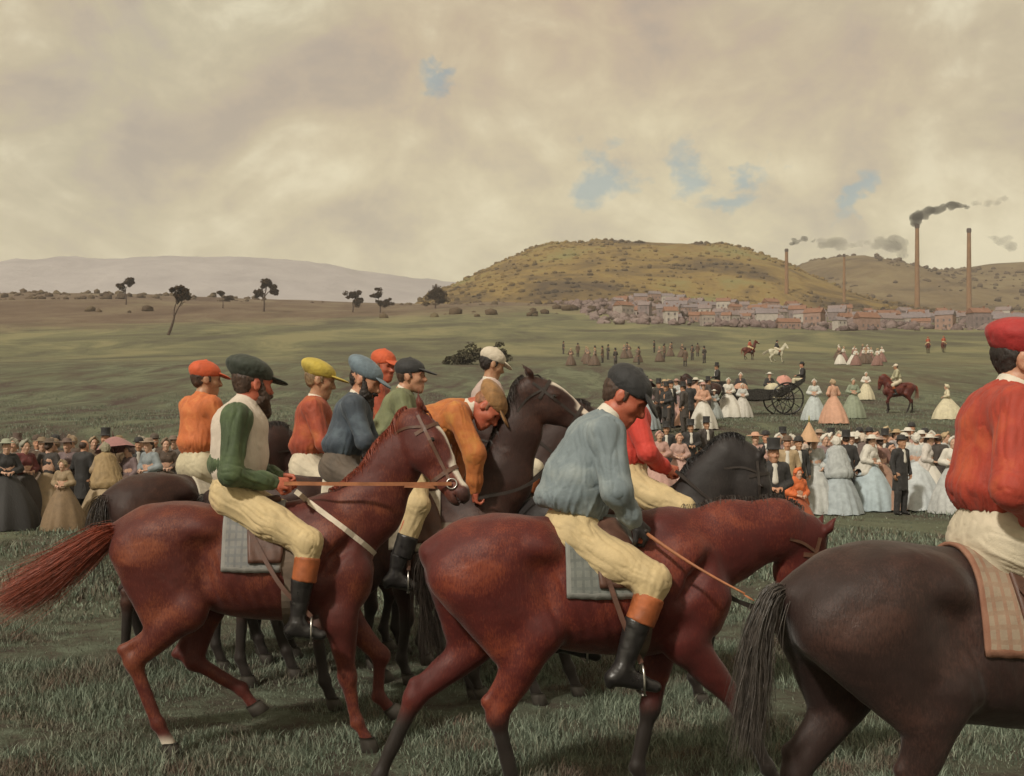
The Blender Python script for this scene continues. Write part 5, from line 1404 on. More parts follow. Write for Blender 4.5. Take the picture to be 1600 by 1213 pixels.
def smoke_mat(name, c, dens):
    m = bpy.data.materials.new(name); m.use_nodes = True; nt = m.node_tree; nt.nodes.clear()
    v = nt.nodes.new('ShaderNodeVolumePrincipled'); v.inputs['Color'].default_value = (*c, 1); v.inputs['Density'].default_value = dens; v.inputs['Anisotropy'].default_value = .2
    o = nt.nodes.new('ShaderNodeOutputMaterial'); nt.links.new(v.outputs[0], o.inputs['Volume']); return m
SM1 = smoke_mat('smoke_dark', (.16, .155, .14), .34); SM2 = smoke_mat('smoke_pale', (.40, .40, .39), .07)
def plume(pts, s, mat, label, seed):
    """pts: (px, py, radius px)"""
    r = np.random.RandomState(seed); S = Shape(); Y = F / s
    W = [(A3((p[0] - 800) / s, Y + 1.5 * i, EYE - (p[1] - HY) / s), p[2] / s) for i, p in enumerate(pts)]
    for (a, ra), (b, rb) in zip(W[:-1], W[1:]):
        for k in range(5):
            t = r.rand(); rr = (ra + (rb - ra) * t); S.ell(a + (b - a) * t + r.randn(3) * rr * .45, A3(1.2, 1, .7) * rr * r.uniform(.6, 1.1), rr * .4)
    V, Q = S.mesh(max(.6, W[0][1] * .22), 1); n = vnormals(V, Q); V = V + n * ((fbm(V / (W[0][1] * 1.2), 3) - .5) * W[0][1] * .9)[:, None]
    o = obj('smoke', new_mesh('smoke', V, Q), mat); return tag(o, label, 'smoke', kind='stuff')
plume([(1434, 346, 8), (1440, 336, 9), (1458, 328, 8), (1478, 322, 6), (1500, 319, 7), (1522, 319, 4)], 2.7, SM1, 'dark smoke rising from the tall left chimney', 1)
plume([(1518, 319, 4), (1535, 317, 5), (1560, 313, 6), (1585, 309, 4)], 2.7, SM2, 'paler smoke drifting off at the far right', 3)
plume([(1231, 385, 3), (1240, 380, 4), (1256, 377, 5), (1280, 374, 2)], 2.85, SM1, 'thin smoke trail of the slim chimney', 4)
plume([(1284, 384, 6), (1300, 380, 12), (1318, 383, 7), (1350, 382, 4)], 2.6, SM2, 'pale smoke bank above the shortest chimney', 5)
plume([(1355, 380, 5), (1385, 386, 14), (1405, 378, 9), (1415, 395, 10)], 2.5, SM2, 'pale smoke bank left of the tall chimneys', 6)
plume([(1545, 370, 4), (1565, 376, 8), (1590, 386, 9)], 2.5, SM2, 'pale smoke drifting right of the last chimney', 7)
# ================================================================ spectators
def standing(k=1.0, arms='down', stride=0.0):
    if arms == 'down': A_ = [(s, (-.02, s * .25, 1.16), (.06, s * .25, .92), (.1, 0, -1), (0, -s, 0), .45) for s in (-1, 1)]
    elif arms == 'front': A_ = [(s, (-.01, s * .25, 1.17), (.20, s * .08, 1.10), (.6, -s * .8, 0), (0, 0, -1), .6) for s in (-1, 1)]
    elif arms == 'hold': A_ = [(-1, (.06, -.24, 1.18), (.22, -.17, 1.34), (.2, 0, 1), (0, 1, 0), .95), (1, (-.02, .25, 1.16), (.14, .16, 1.0), (.5, -.5, -.5), (0, -1, 0), .5)]
    else: A_ = [(-1, (-.06, -.26, 1.17), (.10, -.20, .98), (.4, .5, -.7), (0, 1, 0), .5), (1, (.02, .25, 1.16), (.16, .24, .94), (.3, 0, -1), (0, -1, 0), .5)]
    return dict(pelvis=(0, 0, .93), chest=(0, 0, 1.40), neck=(.01, 0, 1.48), head=(.03, 0, 1.60), f=(1, 0, -.05), k=k, hk=1.06, sh=.17, arms=A_,
                legs=[(-1, (.02 + stride * .7, -.10, .50), (-.01 + stride * .9, -.11, .085), (.13 + stride, -.13, .035)), (1, (.03 - stride * .2, .10, .50), (-.01 - stride * 1.1, .11, .09), (.13 - stride, .13, .035))])
SEATED = dict(pelvis=(0, 0, .12), chest=(.0, 0, .60), neck=(.01, 0, .68), head=(.03, 0, .80), f=(1, 0, -.05), k=1.0, hk=1.06, sh=.17,
              arms=[(s, (.05, s * .25, .35), (.28, s * .12, .30), (.8, -s * .5, 0), (0, 0, -1), .6) for s in (-1, 1)],
              legs=[(s, (.42, s * .12, .10), (.46, s * .12, -.34), (.62, s * .13, -.38)) for s in (-1, 1)])
def bodymesh(J, h=.014):
    S, p, fr = body_shape(J); V, Q = S.mesh(h, 1); return new_mesh('body', V, Q), p
def man_template(J, h=.015, coatlen=.45, seed=0, seated=False):
    T = {}; T['body'], p = bodymesh(J); pe, ch, ne = [A3(*J[x]) for x in ('pelvis', 'chest', 'neck')]; segs = [(pe, ch)]
    S = Shape(); S.cone(pe + A3(0, 0, .04), ch - A3(0, 0, .08), .138, .148, .05, 1.2); S.cone(ch - A3(0, .145, 0), ch + A3(0, .145, 0), .082, .082, .06); S.cone(ch, ne - A3(0, 0, .015), .085, .07, .04)
    if not seated: S.cone(pe + A3(-.01, 0, 0), pe + A3(-.02, 0, -coatlen), .142, .165, .05, 1.15)
    for s, el, wr, *_ in J['arms']:
        sh = ch + A3(0, s * .17, 0); el, wr = A3(*el), A3(*wr); S.cone(sh, el, .068, .056, .04); S.cone(el, wr, .055, .042, .02); segs += [(sh, el), (el, wr)]
    if not seated: S.cut((0, 0, -1), -(pe[2] - coatlen + .06))
    S.ell(ch + A3(.165, 0, -.08), (.06, .042, .13), .01, sub=True)
    V, Q = S.mesh(h, 1); V = fold(V, vnormals(V, Q), segs, .016, 5, 14, seed, .01); T['coat'] = new_mesh('coat', V, Q)
    S = Shape(); S.cone(ch + A3(.075, 0, .02), ch + A3(.10, 0, -.20), .055, .062, .02); V, Q = S.mesh(h, 1); T['shirt_front'] = new_mesh('shirt_front', V, Q)
    S = Shape(); segs = []
    S.ell(pe, (.125, .15, .11), .04)
    for s, kn, an, to in J['legs']:
        hp = pe + A3(0, s * .09, -.03); kn, an = A3(*kn), A3(*an); S.cone(hp, kn, .100, .076, .04); S.cone(kn, an, .076, .066, .03); segs += [(hp, kn), (kn, an)]
    V, Q = S.mesh(h, 1); V = fold(V, vnormals(V, Q), segs, .014, 8, 12, seed + 4); T['trousers'] = new_mesh('trousers', V, Q)
    T['shoe'] = []
    for s, kn, an, to in J['legs']:
        an, to = A3(*an), A3(*to); S = Shape(); S.cone(an + A3(-.03, 0, -.03), to, .045, .032, .02, 1.1); S.cone(an, an + A3(0, 0, -.03), .045, .045, .02); V, Q = S.mesh(.012, 1); T['shoe'].append(new_mesh('shoe', V, Q))
    hc = p(-.01, 0, .075)
    T['top_hat'] = MB().lathe([(.150, -.012), (.155, -.004), (.125, -.008), (.104, .002), (.098, .03), (.095, .09), (.102, .155), (.100, .162), (.001, .164)], 22, hc, wob=lambda a, z: 1 + .10 * math.cos(a) ** 2 * (z < .01)).mesh('top_hat')
    T['bowler'] = MB().lathe([(.145, .008), (.148, .016), (.12, -.004), (.104, .004), (.104, .04), (.094, .08), (.065, .11), (.001, .122)], 22, hc).mesh('bowler')
    S = Shape(); S.ell(p(-.03, 0, .028), (.098, .083, .085), .02); S.ell(p(.085, 0, -.02), (.085, .13, .14), .015, sub=True); V, Q = S.mesh(.012, 1); T['hair'] = new_mesh('hair', V, Q)
    return T
def woman_template(J, skirt=.62, train=.15, h=.015, seed=0, seated=False, shawl=False):
    T = {}; T['body'], p = bodymesh(J); pe, ch, ne = [A3(*J[x]) for x in ('pelvis', 'chest', 'neck')]; segs = [(pe, ch)]
    S = Shape(); S.cone(pe + A3(.0, 0, .08), ch - A3(0, 0, .08), .125, .130, .05, 1.2); S.cone(ch - A3(0, .12, 0), ch + A3(0, .12, 0), .070, .070, .05); S.cone(ch, ne - A3(0, 0, .02), .075, .062, .04)
    for s in (-1, 1): S.ell(ch + A3(.085, s * .06, -.11), (.06, .06, .06), .04)
    for s, el, wr, *_ in J['arms']:
        sh = ch + A3(0, s * .155, 0); el, wr = A3(*el), A3(*wr); S.cone(sh, el, .068, .072, .04); S.cone(el, el * .35 + wr * .65, .078, .058, .03); segs += [(sh, el), (el, wr)]
    V, Q = S.mesh(h, 1); V = fold(V, vnormals(V, Q), segs, .014, 6, 14, seed, .01); T['bodice'] = new_mesh('bodice', V, Q)
    wz = pe[2] + .16; prof = []
    if seated:
        S = Shape(); S.cone(pe + A3(-.02, 0, .08), (.50, 0, .14), .19, .27, .08, 1.25); S.cone((.50, 0, .12), (.55, 0, -.30), .26, .30, .06, 1.2); S.cut((0, 0, -1), .36)
        V, Q = S.mesh(.02, 1); V = fold(V, vnormals(V, Q), [((.5, 0, .1), (.55, 0, -.4))], .05, 3, 11, seed); T['skirt'] = new_mesh('skirt', V, Q)
    else:
        n = 64; V = []; rows = 22
        for i in range(rows):
            t = i / (rows - 1); z = wz * (1 - t) + .015 * t; r = .115 + (skirt - .115) * (math.sin(t * 1.35) / math.sin(1.35)) ** .85
            for k in range(n):
                a = 2 * math.pi * k / n; pl = 1 + .055 * t * math.sin(13 * a + 2 * math.sin(3 * a + seed) + seed) + .03 * t * math.sin(5 * a + seed * 2) 
                back = train * t * t * max(0, -math.cos(a)) ** 1.5
                V.append((r * pl * math.cos(a) - back, r * pl * .92 * math.sin(a), z + .01 * math.sin(9 * a + seed) * t))
        Q = [(i * n + k, (i + 1) * n + k, (i + 1) * n + (k + 1) % n, i * n + (k + 1) % n) for i in range(rows - 1) for k in range(n)]
        T['skirt'] = MB().add(V, Q).mesh('skirt')
    if shawl:
        S = Shape(); S.cone(ch + A3(-.03, 0, .02), pe + A3(-.10, 0, -.02), .135, .26, .05, 1.35); S.cone(ch - A3(0, .14, .02), ch + A3(0, .14, -.02), .088, .088, .06)
        S.cut((0, 0, -1), -(pe[2] - .12)); S.cone(ch + A3(.24, 0, -.1), pe + A3(.26, 0, 0), .12, .2, .03, sub=True)
        V, Q = S.mesh(.018, 1); V = fold(V, vnormals(V, Q), [(ch, pe)], .03, 3, 10, seed + 2); T['shawl'] = new_mesh('shawl', V, Q)
    S = Shape(); S.ell(p(-.02, 0, .035), (.118, .098, .105), .02); S.ell(p(-.085, 0, -.01), (.06, .07, .07), .03); S.cone(p(.03, -.09, .03), p(.06, 0, .13), .03, .03, .02); S.cone(p(.03, .09, .03), p(.06, 0, .13), .03, .03, .02)
    S.ell(p(.11, 0, -.02), (.085, .085, .13), .012, sub=True); V, Q = S.mesh(.012, 1); V = V + vnormals(V, Q) * ((vnoise(V * 40 + seed) - .5) * .02)[:, None]; T['bonnet'] = new_mesh('bonnet', V, Q)
    T['straw_hat'] = MB().lathe([(.19, -.01), (.195, 0), (.12, .012), (.092, .016), (.088, .05), (.06, .08), (.001, .085)], 22, p(.0, 0, .085), wob=lambda a, z: 1 + .08 * math.sin(3 * a)).mesh('straw_hat')
    S = Shape(); S.ell(p(-.02, 0, .03), (.102, .086, .092), .02); S.ell(p(-.09, 0, -.02), (.05, .06, .055), .02); S.ell(p(.085, 0, -.02), (.085, .12, .13), .015, sub=True); V, Q = S.mesh(.012, 1); T['hair'] = new_mesh('hair', V, Q)
    return T
MT = {'stand': man_template(standing(1, 'down'), seed=1), 'stride': man_template(standing(1, 'walk', .17), seed=2, coatlen=.34), 'bent': man_template(standing(1, 'front'), seed=3), 'sit': man_template(SEATED, seed=4, seated=True)}
WT = {'stand': woman_template(standing(.96, 'front'), .58, .12, seed=1.0), 'wide': woman_template(standing(.96, 'front'), .72, .32, seed=2.3), 'shawl': woman_template(standing(.96, 'front'), .60, .18, seed=3.1, shawl=True),
      'hold': woman_template(standing(.96, 'hold'), .60, .15, seed=4.4), 'sit': woman_template(SEATED, seed=5.5, seated=True)}
CLOTH_SHADE = 1.0  # factor on cloth colours, below one where shade is painted in
def cf(rgb, var=.25):
    rgb = tuple(x * CLOTH_SHADE for x in rgb)
    return fabric('cloth_%03d_%03d_%03d' % tuple(int(x * 999) for x in rgb), rgb, var, scale=7)
K_ = (.020, .018, .018); DK = (.045, .035, .03); BRN = (.10, .062, .04); TAN = (.36, .26, .15); WH = (.56, .53, .47); SIL = (.42, .43, .42); BLU = (.30, .34, .36); LBL = (.36, .43, .46)
YEL_ = (.50, .42, .22); PEA = (.50, .28, .19); PLUM = (.20, .105, .085); ROSE = (.42, .25, .21); SAGE_ = (.22, .25, .18); RED_ = (.17, .03, .03); MAU = (.22, .15, .15); CRM = (.52, .47, .33); ORG = (.56, .125, .03)
SK = [SKIN2, SKIN3, skin('skin_pale', (.50, .31, .22))]
def man(px, s, var, coat_, trs, label, face=-90, hat='top_hat', sc=1.0, front=WH, group=None, loc=None, hatc=K_):
    T = MT[var]; o = empty('person', loc or ground_at(px, s), R(face), label, 'person', group, sc)
    obj('body', T['body'], SK[int(px) % 2], o); obj('coat', T['coat'], cf(coat_), o); obj('trousers', T['trousers'], cf(trs), o); obj('hair', T['hair'], HAIR_BR, o)
    if front: obj('shirt_front', T['shirt_front'], cf(front, .1), o)
    for m in T['shoe']: obj('shoe', m, BOOT, o)
    if hat: obj(hat, T[hat], cf(hatc), o)
    return o
def woman(px, s, var, bod, skt, label, face=-90, hat='bonnet', hatc=WH, sc=1.0, shawl=None, group=None, loc=None):
    T = WT[var]; o = empty('person', loc or ground_at(px, s), R(face), label, 'person', group, sc)
    obj('body', T['body'], SK[2], o); obj('bodice', T['bodice'], cf(bod), o); obj('skirt', T['skirt'], cf(skt, .2), o); obj('hair', T['hair'], HAIR_BR, o)
    if 'shawl' in T: obj('shawl', T['shawl'], cf(shawl or bod), o)
    if hat: obj(hat, T[hat], cf(hatc, .15), o)
    return o
def parasol(person, c, label, r=.52, rise=.24, tilt=0.0, up=.62, cone=False, c2=None):
    """held in the raised right hand of a 'hold' or front pose"""
    rz = person.rotation_euler[2]; sc = person.scale[0]
    hnd = person.location + Matrix.Rotation(rz, 4, 'Z') @ Vector((.235 * sc, -.17 * sc, 1.42 * sc))
    o = empty('parasol', hnd, rz, label, 'parasol', None, sc); o.rotation_euler = (tilt, 0, rz)
    obj('handle', MB().tube([(0, 0, -.12), (0, 0, up + rise + .06)], .011, 6).mesh('handle'), cf(BRN), o)
    prof = []; n = 48
    for i in range(13):
        t = i / 12; z = up + rise * ((1 - t) if cone else math.cos(t * 1.45) - math.cos(1.45) * t); prof.append((max(.004, r * t), z))
    def wob(a, z): return 1 - .07 * abs(math.sin(4 * a)) * (1 - (z - up) / rise)
    obj('canopy', MB().lathe(prof, n, wob=wob).mesh('canopy'), cf(c, .14), o)
    mb = MB()
    for k in range(8):
        a = k * math.pi / 4; mb.tube([(.012 * math.cos(a), .012 * math.sin(a), up - .08), (r * .55 * math.cos(a), r * .55 * math.sin(a), up + rise * .45)], .005, 4)
    rb = obj('ribs', mb.mesh('ribs'), cf(DK), o); rb['kind'] = 'stuff'
    obj('ferrule', MB().tube([(0, 0, up + rise), (0, 0, up + rise + .13)], [.022, .008], 8).mesh('ferrule'), cf(c2 or BRN), o)
    return o

# ---- left crowd: sober browns, cloth colours also scaled down for the shade over it
CLOTH_SHADE = .68
woman(10, 80, 'wide', K_, K_, 'woman in black gown and pale green hat at the left edge', -60, 'straw_hat', (.36, .38, .28))
woman(38, 78, 'stand', RED_, DK, 'woman with dark red bodice next to the black gown at the left edge', -40, 'bonnet', (.34, .33, .26))
man(58, 71, 'stand', BRN, BRN, 'man in brown coat and brown bowler in the back row at far left', -70, 'bowler', hatc=BRN)
woman(76, 77, 'stand', DK, TAN, 'woman in dark jacket and tan skirt seen from behind', 80, 'straw_hat', (.13, .09, .06))
woman(99, 81, 'stand', TAN, (.26, .17, .09), 'short girl in tan dress beside the man in black', -100, 'bonnet', TAN, .78)
woman(113, 72, 'stand', BRN, BRN, 'woman with a tan bonnet behind the man in black', -110, 'bonnet', (.42, .30, .19), 1.03)
man(130, 77, 'bent', K_, K_, 'stout bareheaded man in black coat with his back turned', 70, None, 1.0, None)
man(166, 70, 'stand', DK, DK, 'tall man in top hat behind the tan shawl', -100, 'top_hat', 1.06)
woman(165, 78, 'shawl', TAN, (.44, .33, .20), 'woman wrapped in a broad tan shawl', 120, 'bonnet', (.34, .30, .2), .97, (.42, .29, .14))
pw = woman(203, 75, 'hold', MAU, (.15, .085, .065), 'woman in dark mauve gown under the pink parasol', -130, 'bonnet', MAU, .93)
parasol(pw, (.44, .21, .20), 'round pink parasol above the left crowd', .46, .30, .25, .22)
man(217, 71, 'stand', K_, DK, 'man in black between the parasol and the pale blue gown', -80, 'bowler', .97)
woman(234, 76, 'stand', BLU, BLU, 'woman in pale blue grey gown at the right of the left crowd', -120, 'straw_hat', (.35, .25, .18))
woman(259, 73, 'stand', BRN, (.14, .095, .065), 'woman in plain brown gown next to the pale blue gown', -70, 'bonnet', (.22, .15, .1))
woman(187, 69, 'stand', (.26, .19, .10), BRN, 'woman in wide yellowish straw hat in the back row', -90, 'straw_hat', (.30, .21, .10), 1.0)
man(28, 69, 'stand', (.13, .09, .06), BRN, 'man in tan brown coat behind the dark red bodice', -90, 'top_hat', 1.0, hatc=(.14, .09, .07))
man(88, 69, 'stand', DK, DK, 'man in dark coat behind the short girl in tan', -110, 'bowler', 1.0)
woman(146, 70, 'stand', (.18, .12, .07), BRN, 'woman in ochre jacket behind the bareheaded man', -60, 'bonnet', (.36, .26, .16), 1.0)
man(242, 68, 'stand', BRN, DK, 'man in brown coat behind the pale blue gown', -90, 'bowler', 1.0, hatc=(.1, .07, .05))

# ---- right crowd
CLOTH_SHADE = 1.0
woman(1180, 66, 'stand', ROSE, ROSE, 'woman with large peach feathered hat left of the near top hat', -90, 'straw_hat', PEA, 1.02)
man(1208, 106, 'bent', K_, K_, 'man in black coat and tall top hat, nearest of the spectators', -88)
man(1230, 72, 'stand', TAN, BRN, 'man in tan coat just right of the near top hat', -100, 'bowler', 1.0, hatc=BRN)
man(1247, 70, 'stand', K_, K_, 'man in black with white shirt left of the peach parasol', -80, 'bowler', .98)
woman(1246, 92, 'shawl', ORG, (.30, .07, .025), 'small girl wrapped in a bright orange cape', -70, 'bonnet', ORG, .74, ORG)
pw = woman(1272, 69, 'hold', SIL, SIL, 'woman in grey holding the pointed peach parasol', -90, 'bonnet', WH)
parasol(pw, (.50, .31, .18), 'pointed peach parasol with a yellow tip', .26, .46, 0, .20, True, (.42, .38, .1))
woman(1288, 66, 'stand', MAU, YEL_, 'woman in brown mauve jacket and pale yellow skirt', -75, 'bonnet', WH)
woman(1307, 69, 'shawl', BLU, BLU, 'woman in blue grey gown and shawl by the man in black', 95, 'bonnet', WH, 1.0, (.36, .38, .38))
man(1322, 67, 'stand', K_, K_, 'man in black coat and top hat in the middle of the right crowd', 80, 'top_hat', 1.02, None)
pw = woman(1337, 62, 'hold', WH, WH, 'woman in white under the white parasol', -80, 'bonnet', WH)
parasol(pw, (.56, .53, .46), 'shallow white parasol in the right crowd', .40, .16, .15, .16)
woman(1348, 65, 'shawl', BRN, LBL, 'woman in dark brown mantle and light blue skirt', 70, 'bonnet', (.5, .42, .34), 1.0, (.12, .085, .075))
woman(1375, 66, 'wide', PLUM, (.27, .155, .105), 'woman in plum and rust gown', 100, 'straw_hat', (.3, .2, .16), .97)
woman(1393, 65, 'stand', WH, (.46, .40, .36), 'slim girl in white right of the plum gown', -85, 'bonnet', PEA, .84)
man(1407, 70, 'stand', K_, K_, 'man in black bowler left of the silver gown', -60, 'bowler')
woman(1432, 66, 'wide', SIL, (.42, .45, .46), 'woman in broad silvery white gown with a train', 75, 'bonnet', WH, 1.02)
man(1466, 66, 'stride', DK, DK, 'bareheaded man in dark suit striding, seen from behind', 95, None, 1.02, None)
woman(1489, 69, 'stand', WH, SIL, 'woman in white half hidden by the rider in scarlet', -100, 'bonnet', WH)
man(1298, 61, 'stand', DK, DK, 'man in dark top hat behind the pale yellow skirt', -90, 'top_hat', .98)
man(1358, 60, 'bent', K_, DK, 'man in dark bowler behind the white parasol', -90, 'bowler', 1.0)
woman(1418, 60, 'stand', ROSE, WH, 'woman in rose bodice in the back row behind the bowler', -90, 'straw_hat', WH, 1.0)
man(1445, 60, 'stand', DK, DK, 'man in dark coat behind the silver gown', -100, 'bowler', .98)
woman(1384, 59, 'stand', PEA, WH, 'woman in peach bodice behind the plum gown', -80, 'bonnet', (.42, .33, .2), 1.0)

# ---- more of the two crowds, standing between and behind the others
CLOTH_SHADE = .68  # left crowd again, with shade put into the cloth colours
_lw = ['at far left', 'left of the tan skirt', 'behind the tan skirt', 'left of the black-coated back', 'behind the tan shawl', 'right of the pink parasol', 'at the right end of the left crowd']
for k, (px, s, b1, b2, ht, hc) in enumerate([(22, 75, (.20, .14, .10), BRN, 'bonnet', (.40, .36, .28)), (66, 74, (.13, .08, .05), (.2, .13, .08), 'straw_hat', (.24, .17, .1)), (86, 73, (.30, .21, .13), TAN, 'bonnet', (.3, .2, .12)),
        (106, 75, MAU, DK, 'straw_hat', (.16, .1, .08)), (176, 73, (.24, .16, .09), BRN, 'bonnet', (.38, .32, .22)), (222, 68, (.32, .25, .19), BRN, 'bonnet', (.44, .38, .3)), (272, 70, (.15, .12, .10), DK, 'straw_hat', (.2, .14, .1))]):
    woman(px, s, 'stand', b1, b2, ['woman in taupe jacket and pale bonnet', 'woman in chestnut brown and straw hat', 'woman in light tan and rusty bonnet', 'woman in mauve and dark hat', 'woman in ochre brown and cream bonnet', 'woman in beige and pale bonnet', 'woman in charcoal brown and straw hat'][k] + ' ' + _lw[k], -90 + 25 * math.sin(k * 2.1), ht, hc, 1.0)
CLOTH_SHADE = 1.0
for k, (px, s, b1, b2, ht, hc, lb) in enumerate([(1216, 64, MAU, BRN, 'bonnet', WH, 'woman in mauve with white bonnet behind the tan coat'), (1259, 64, (.5, .42, .36), WH, 'bonnet', (.42, .3, .2), 'woman in pale cream right of the orange cape'),
        (1280, 61, (.3, .32, .33), BLU, 'straw_hat', (.3, .22, .16), 'woman in slate grey with a brown hat behind the yellow skirt'), (1313, 62, ROSE, ROSE, 'bonnet', (.5, .45, .36), 'woman in rose behind the top hat of the right crowd'),
        (1367, 63, WH, WH, 'bonnet', PEA, 'woman in white left of the plum gown'), (1399, 61, (.33, .3, .3), SIL, 'straw_hat', TAN, 'woman in grey with a tan hat behind the slim girl'),
        (1440, 62, WH, BLU, 'straw_hat', WH, 'woman in white straw hat behind the silver gown'), (1456, 62, ROSE, WH, 'bonnet', WH, 'woman in rose and white beside the striding man'), (1476, 63, SIL, WH, 'bonnet', TAN, 'woman in silver and white right of the striding man')]):
    woman(px, s, 'stand', b1, b2, lb, -90 + 40 * math.sin(k * 1.7), ht, hc, 1.0)

for k, (px, s, var, b1, b2, lb) in enumerate([(1196, 63, 'm', K_, DK, 'man in black bowler left of the near top hat'), (1222, 61, 'm', DK, DK, 'man in dark top hat right of the near top hat'), (1238, 66, 'w', WH, SIL, 'woman in white bodice behind the orange cape'), (1262, 59, 'm', K_, K_, 'man in black under the edge of the peach parasol'),
        (1293, 64, 'w', PEA, WH, 'woman in peach and white right of the yellow skirt'), (1330, 65, 'w', SIL, WH, 'woman in silver right of the middle top hat'), (1342, 60, 'm', DK, DK, 'man in dark coat behind the light blue skirt'), (1360, 67, 'w', WH, LBL, 'woman in white and light blue right of the brown mantle'),
        (1383, 63, 'm', K_, DK, 'man in black behind the slim girl in white'), (1414, 65, 'w', WH, WH, 'woman in white between the bowler and the silver gown'), (1424, 58, 'm', DK, K_, 'man in small top hat behind the bowler'), (1450, 66, 'w', (.5, .46, .42), WH, 'woman in ivory between the silver gown and the striding man')]):
    if var == 'm': man(px, s, ['stand', 'bent'][k % 2], b1, b2, lb, -90 + 30 * math.sin(k * 2.2), 'bowler' if 'bowler' in lb or k % 3 == 0 else 'top_hat', 1.0)
    else: woman(px, s, ['stand', 'shawl'][k % 2], b1, b2, lb, -90 + 60 * math.sin(k * 1.9), ['bonnet', 'straw_hat'][k % 2], WH, 1.0, b1)
# ---- heads by the black horse
woman(1030, 62, 'stand', ROSE, ROSE, 'woman in rose gown just right of the red vest', -90, 'bonnet', ROSE, 1.0)
man(1041, 58, 'stand', K_, K_, 'man in top hat and white shirt right of the rose gown', -95)
woman(1061, 61, 'wide', (.42, .27, .23), (.44, .28, .24), 'woman in pale pink gown between two top hats', -85, 'bonnet', PEA, .95)
man(1079, 57, 'bent', K_, K_, 'man with white waistcoat and top hat above the black horse', -88)
man(1103, 56, 'stand', DK, DK, 'man in small top hat, rightmost above the black horse neck', -70, 'top_hat', 1.0)
# ---- further up the field
man(1047, 42, 'stand', K_, K_, 'man in long black coat standing left of the large peach gown', -60, 'bowler')
woman(1086, 41, 'wide', PEA, PEA, 'woman in large peach gown and pale flat hat', 40, 'straw_hat', (.5, .47, .38), 1.05)
woman(1096, 37, 'stand', BLU, BLU, 'woman in small blue grey gown left of the carriage ladies in white', -90, 'straw_hat', WH, .95)
woman(1116, 36.5, 'stand', (.27, .29, .28), (.27, .29, .28), 'child in grey dress beside the blue grey gown', -90, 'straw_hat', WH, .72)
woman(1138, 35, 'wide', WH, WH, 'tall woman in white gown before the carriage', -90, 'bonnet', WH, 1.02)
woman(1160, 35, 'stand', (.46, .46, .44), (.46, .44, .40), 'girl in pale grey beside the white gown before the carriage', -90, 'bonnet', WH, .88)
woman(1272, 38, 'stand', (.46, .48, .45), (.40, .44, .44), 'woman in pale blue white dress alone on the grass', -100, 'bonnet', WH, .98)
woman(1302, 40, 'stand', PEA, PEA, 'woman in peach cloak alone on the grass', 110, 'bonnet', (.36, .26, .16), 1.0)
woman(1333, 36, 'stand', SAGE_, SAGE_, 'woman in faint sage green gown on the grass', -90, 'bonnet', (.3, .32, .24), 1.0)
woman(1353, 25, 'stand', WH, CRM, 'distant woman in white above the sage gown', -90, 'bonnet', WH, 1.0)
woman(1480, 37, 'wide', CRM, CRM, 'woman in cream dress beside the scarlet rider elbow', 170, 'bonnet', CRM, .86)


for k in range(17):
    px = 1008 + 6.2 * k + 5 * math.sin(k * 5.1); s_ = 33 + 11 * (.5 + .5 * math.sin(k * 2.3))
    if k % 3 == 0: man(px, s_, ['stand', 'stride', 'bent'][(k // 3) % 3], [DK, K_, BRN][k % 3 if k % 2 else 1], DK, 'small dark coated man in the throng left of the carriage', 97 * k, 'top_hat', 1.0, None, 'dark coated men in the throng by the carriage')
    else: woman(px, s_, 'stand', [ROSE, MAU, WH, SIL, PEA][k % 5], [MAU, BLU, WH, ROSE][k % 4], 'small lady in a %s bodice in the throng left of the carriage' % ['rose', 'mauve', 'white', 'silver', 'peach'][k % 5], 71 * k, 'bonnet' if k % 2 else 'straw_hat', [WH, TAN, ROSE][k % 3], .98, group='%s ladies in the throng by the carriage' % ['rose', 'mauve', 'white', 'silver', 'peach'][k % 5])
# ---- carriage
cg = ground_at(1180, 32); cg = Vector((cg.x, cg.y, cg.z))
CS = 1.3; crg = empty('open_carriage', cg, R(180), 'black open carriage with passengers on the grass', 'carriage', None, CS)
LAC = leather('carriage_black', (.018, .016, .016), .25); CUSH = leather('cushion_dark', (.10, .04, .035), .6)
S = Shape()
prof = spline([A3(1.35, 0, 1.02), A3(.95, 0, .72), A3(.3, 0, .55), A3(-.5, 0, .58), A3(-1.1, 0, .80), A3(-1.75, 0, 1.25)], 6)
mb = MB(); V = []; 
for p in prof:
    for y, dz in ((-.55, .42 * (1 - abs(p[0]) / 2.6)), (-.55, .0), (-.45, -.05), (.45, -.05), (.55, .0), (.55, .42 * (1 - abs(p[0]) / 2.6)), (.50, .42 * (1 - abs(p[0]) / 2.6)), (.48, .04), (-.48, .04), (-.50, .42 * (1 - abs(p[0]) / 2.6))): V.append((p[0], y, p[2] + max(dz, -.06)))
n = 10; Fs = [(i * n + k, i * n + (k + 1) % n, (i + 1) * n + (k + 1) % n, (i + 1) * n + k) for i in range(len(prof) - 1) for k in range(n)]
mb.add(V, Fs); obj('body', mb.mesh('carriage_body', False), LAC, crg)
obj('driver_box', MB().box((1.45, 0, 1.12), (.55, .9, .22)).box((1.75, 0, .85), (.10, .8, .45)).mesh('driver_box', False), LAC, crg)
for x in (.45, -.75): obj('seat', MB().box((x, 0, .86), (.42, .9, .16)).mesh('seat', False), CUSH, crg)
obj('axle', MB().tube([(1.25, -.75, .45), (1.25, .75, .45)], .035, 8).mesh('axle'), LAC, crg); obj('axle', MB().tube([(-1.05, -.78, .58), (-1.05, .78, .58)], .035, 8).mesh('axle'), LAC, crg)
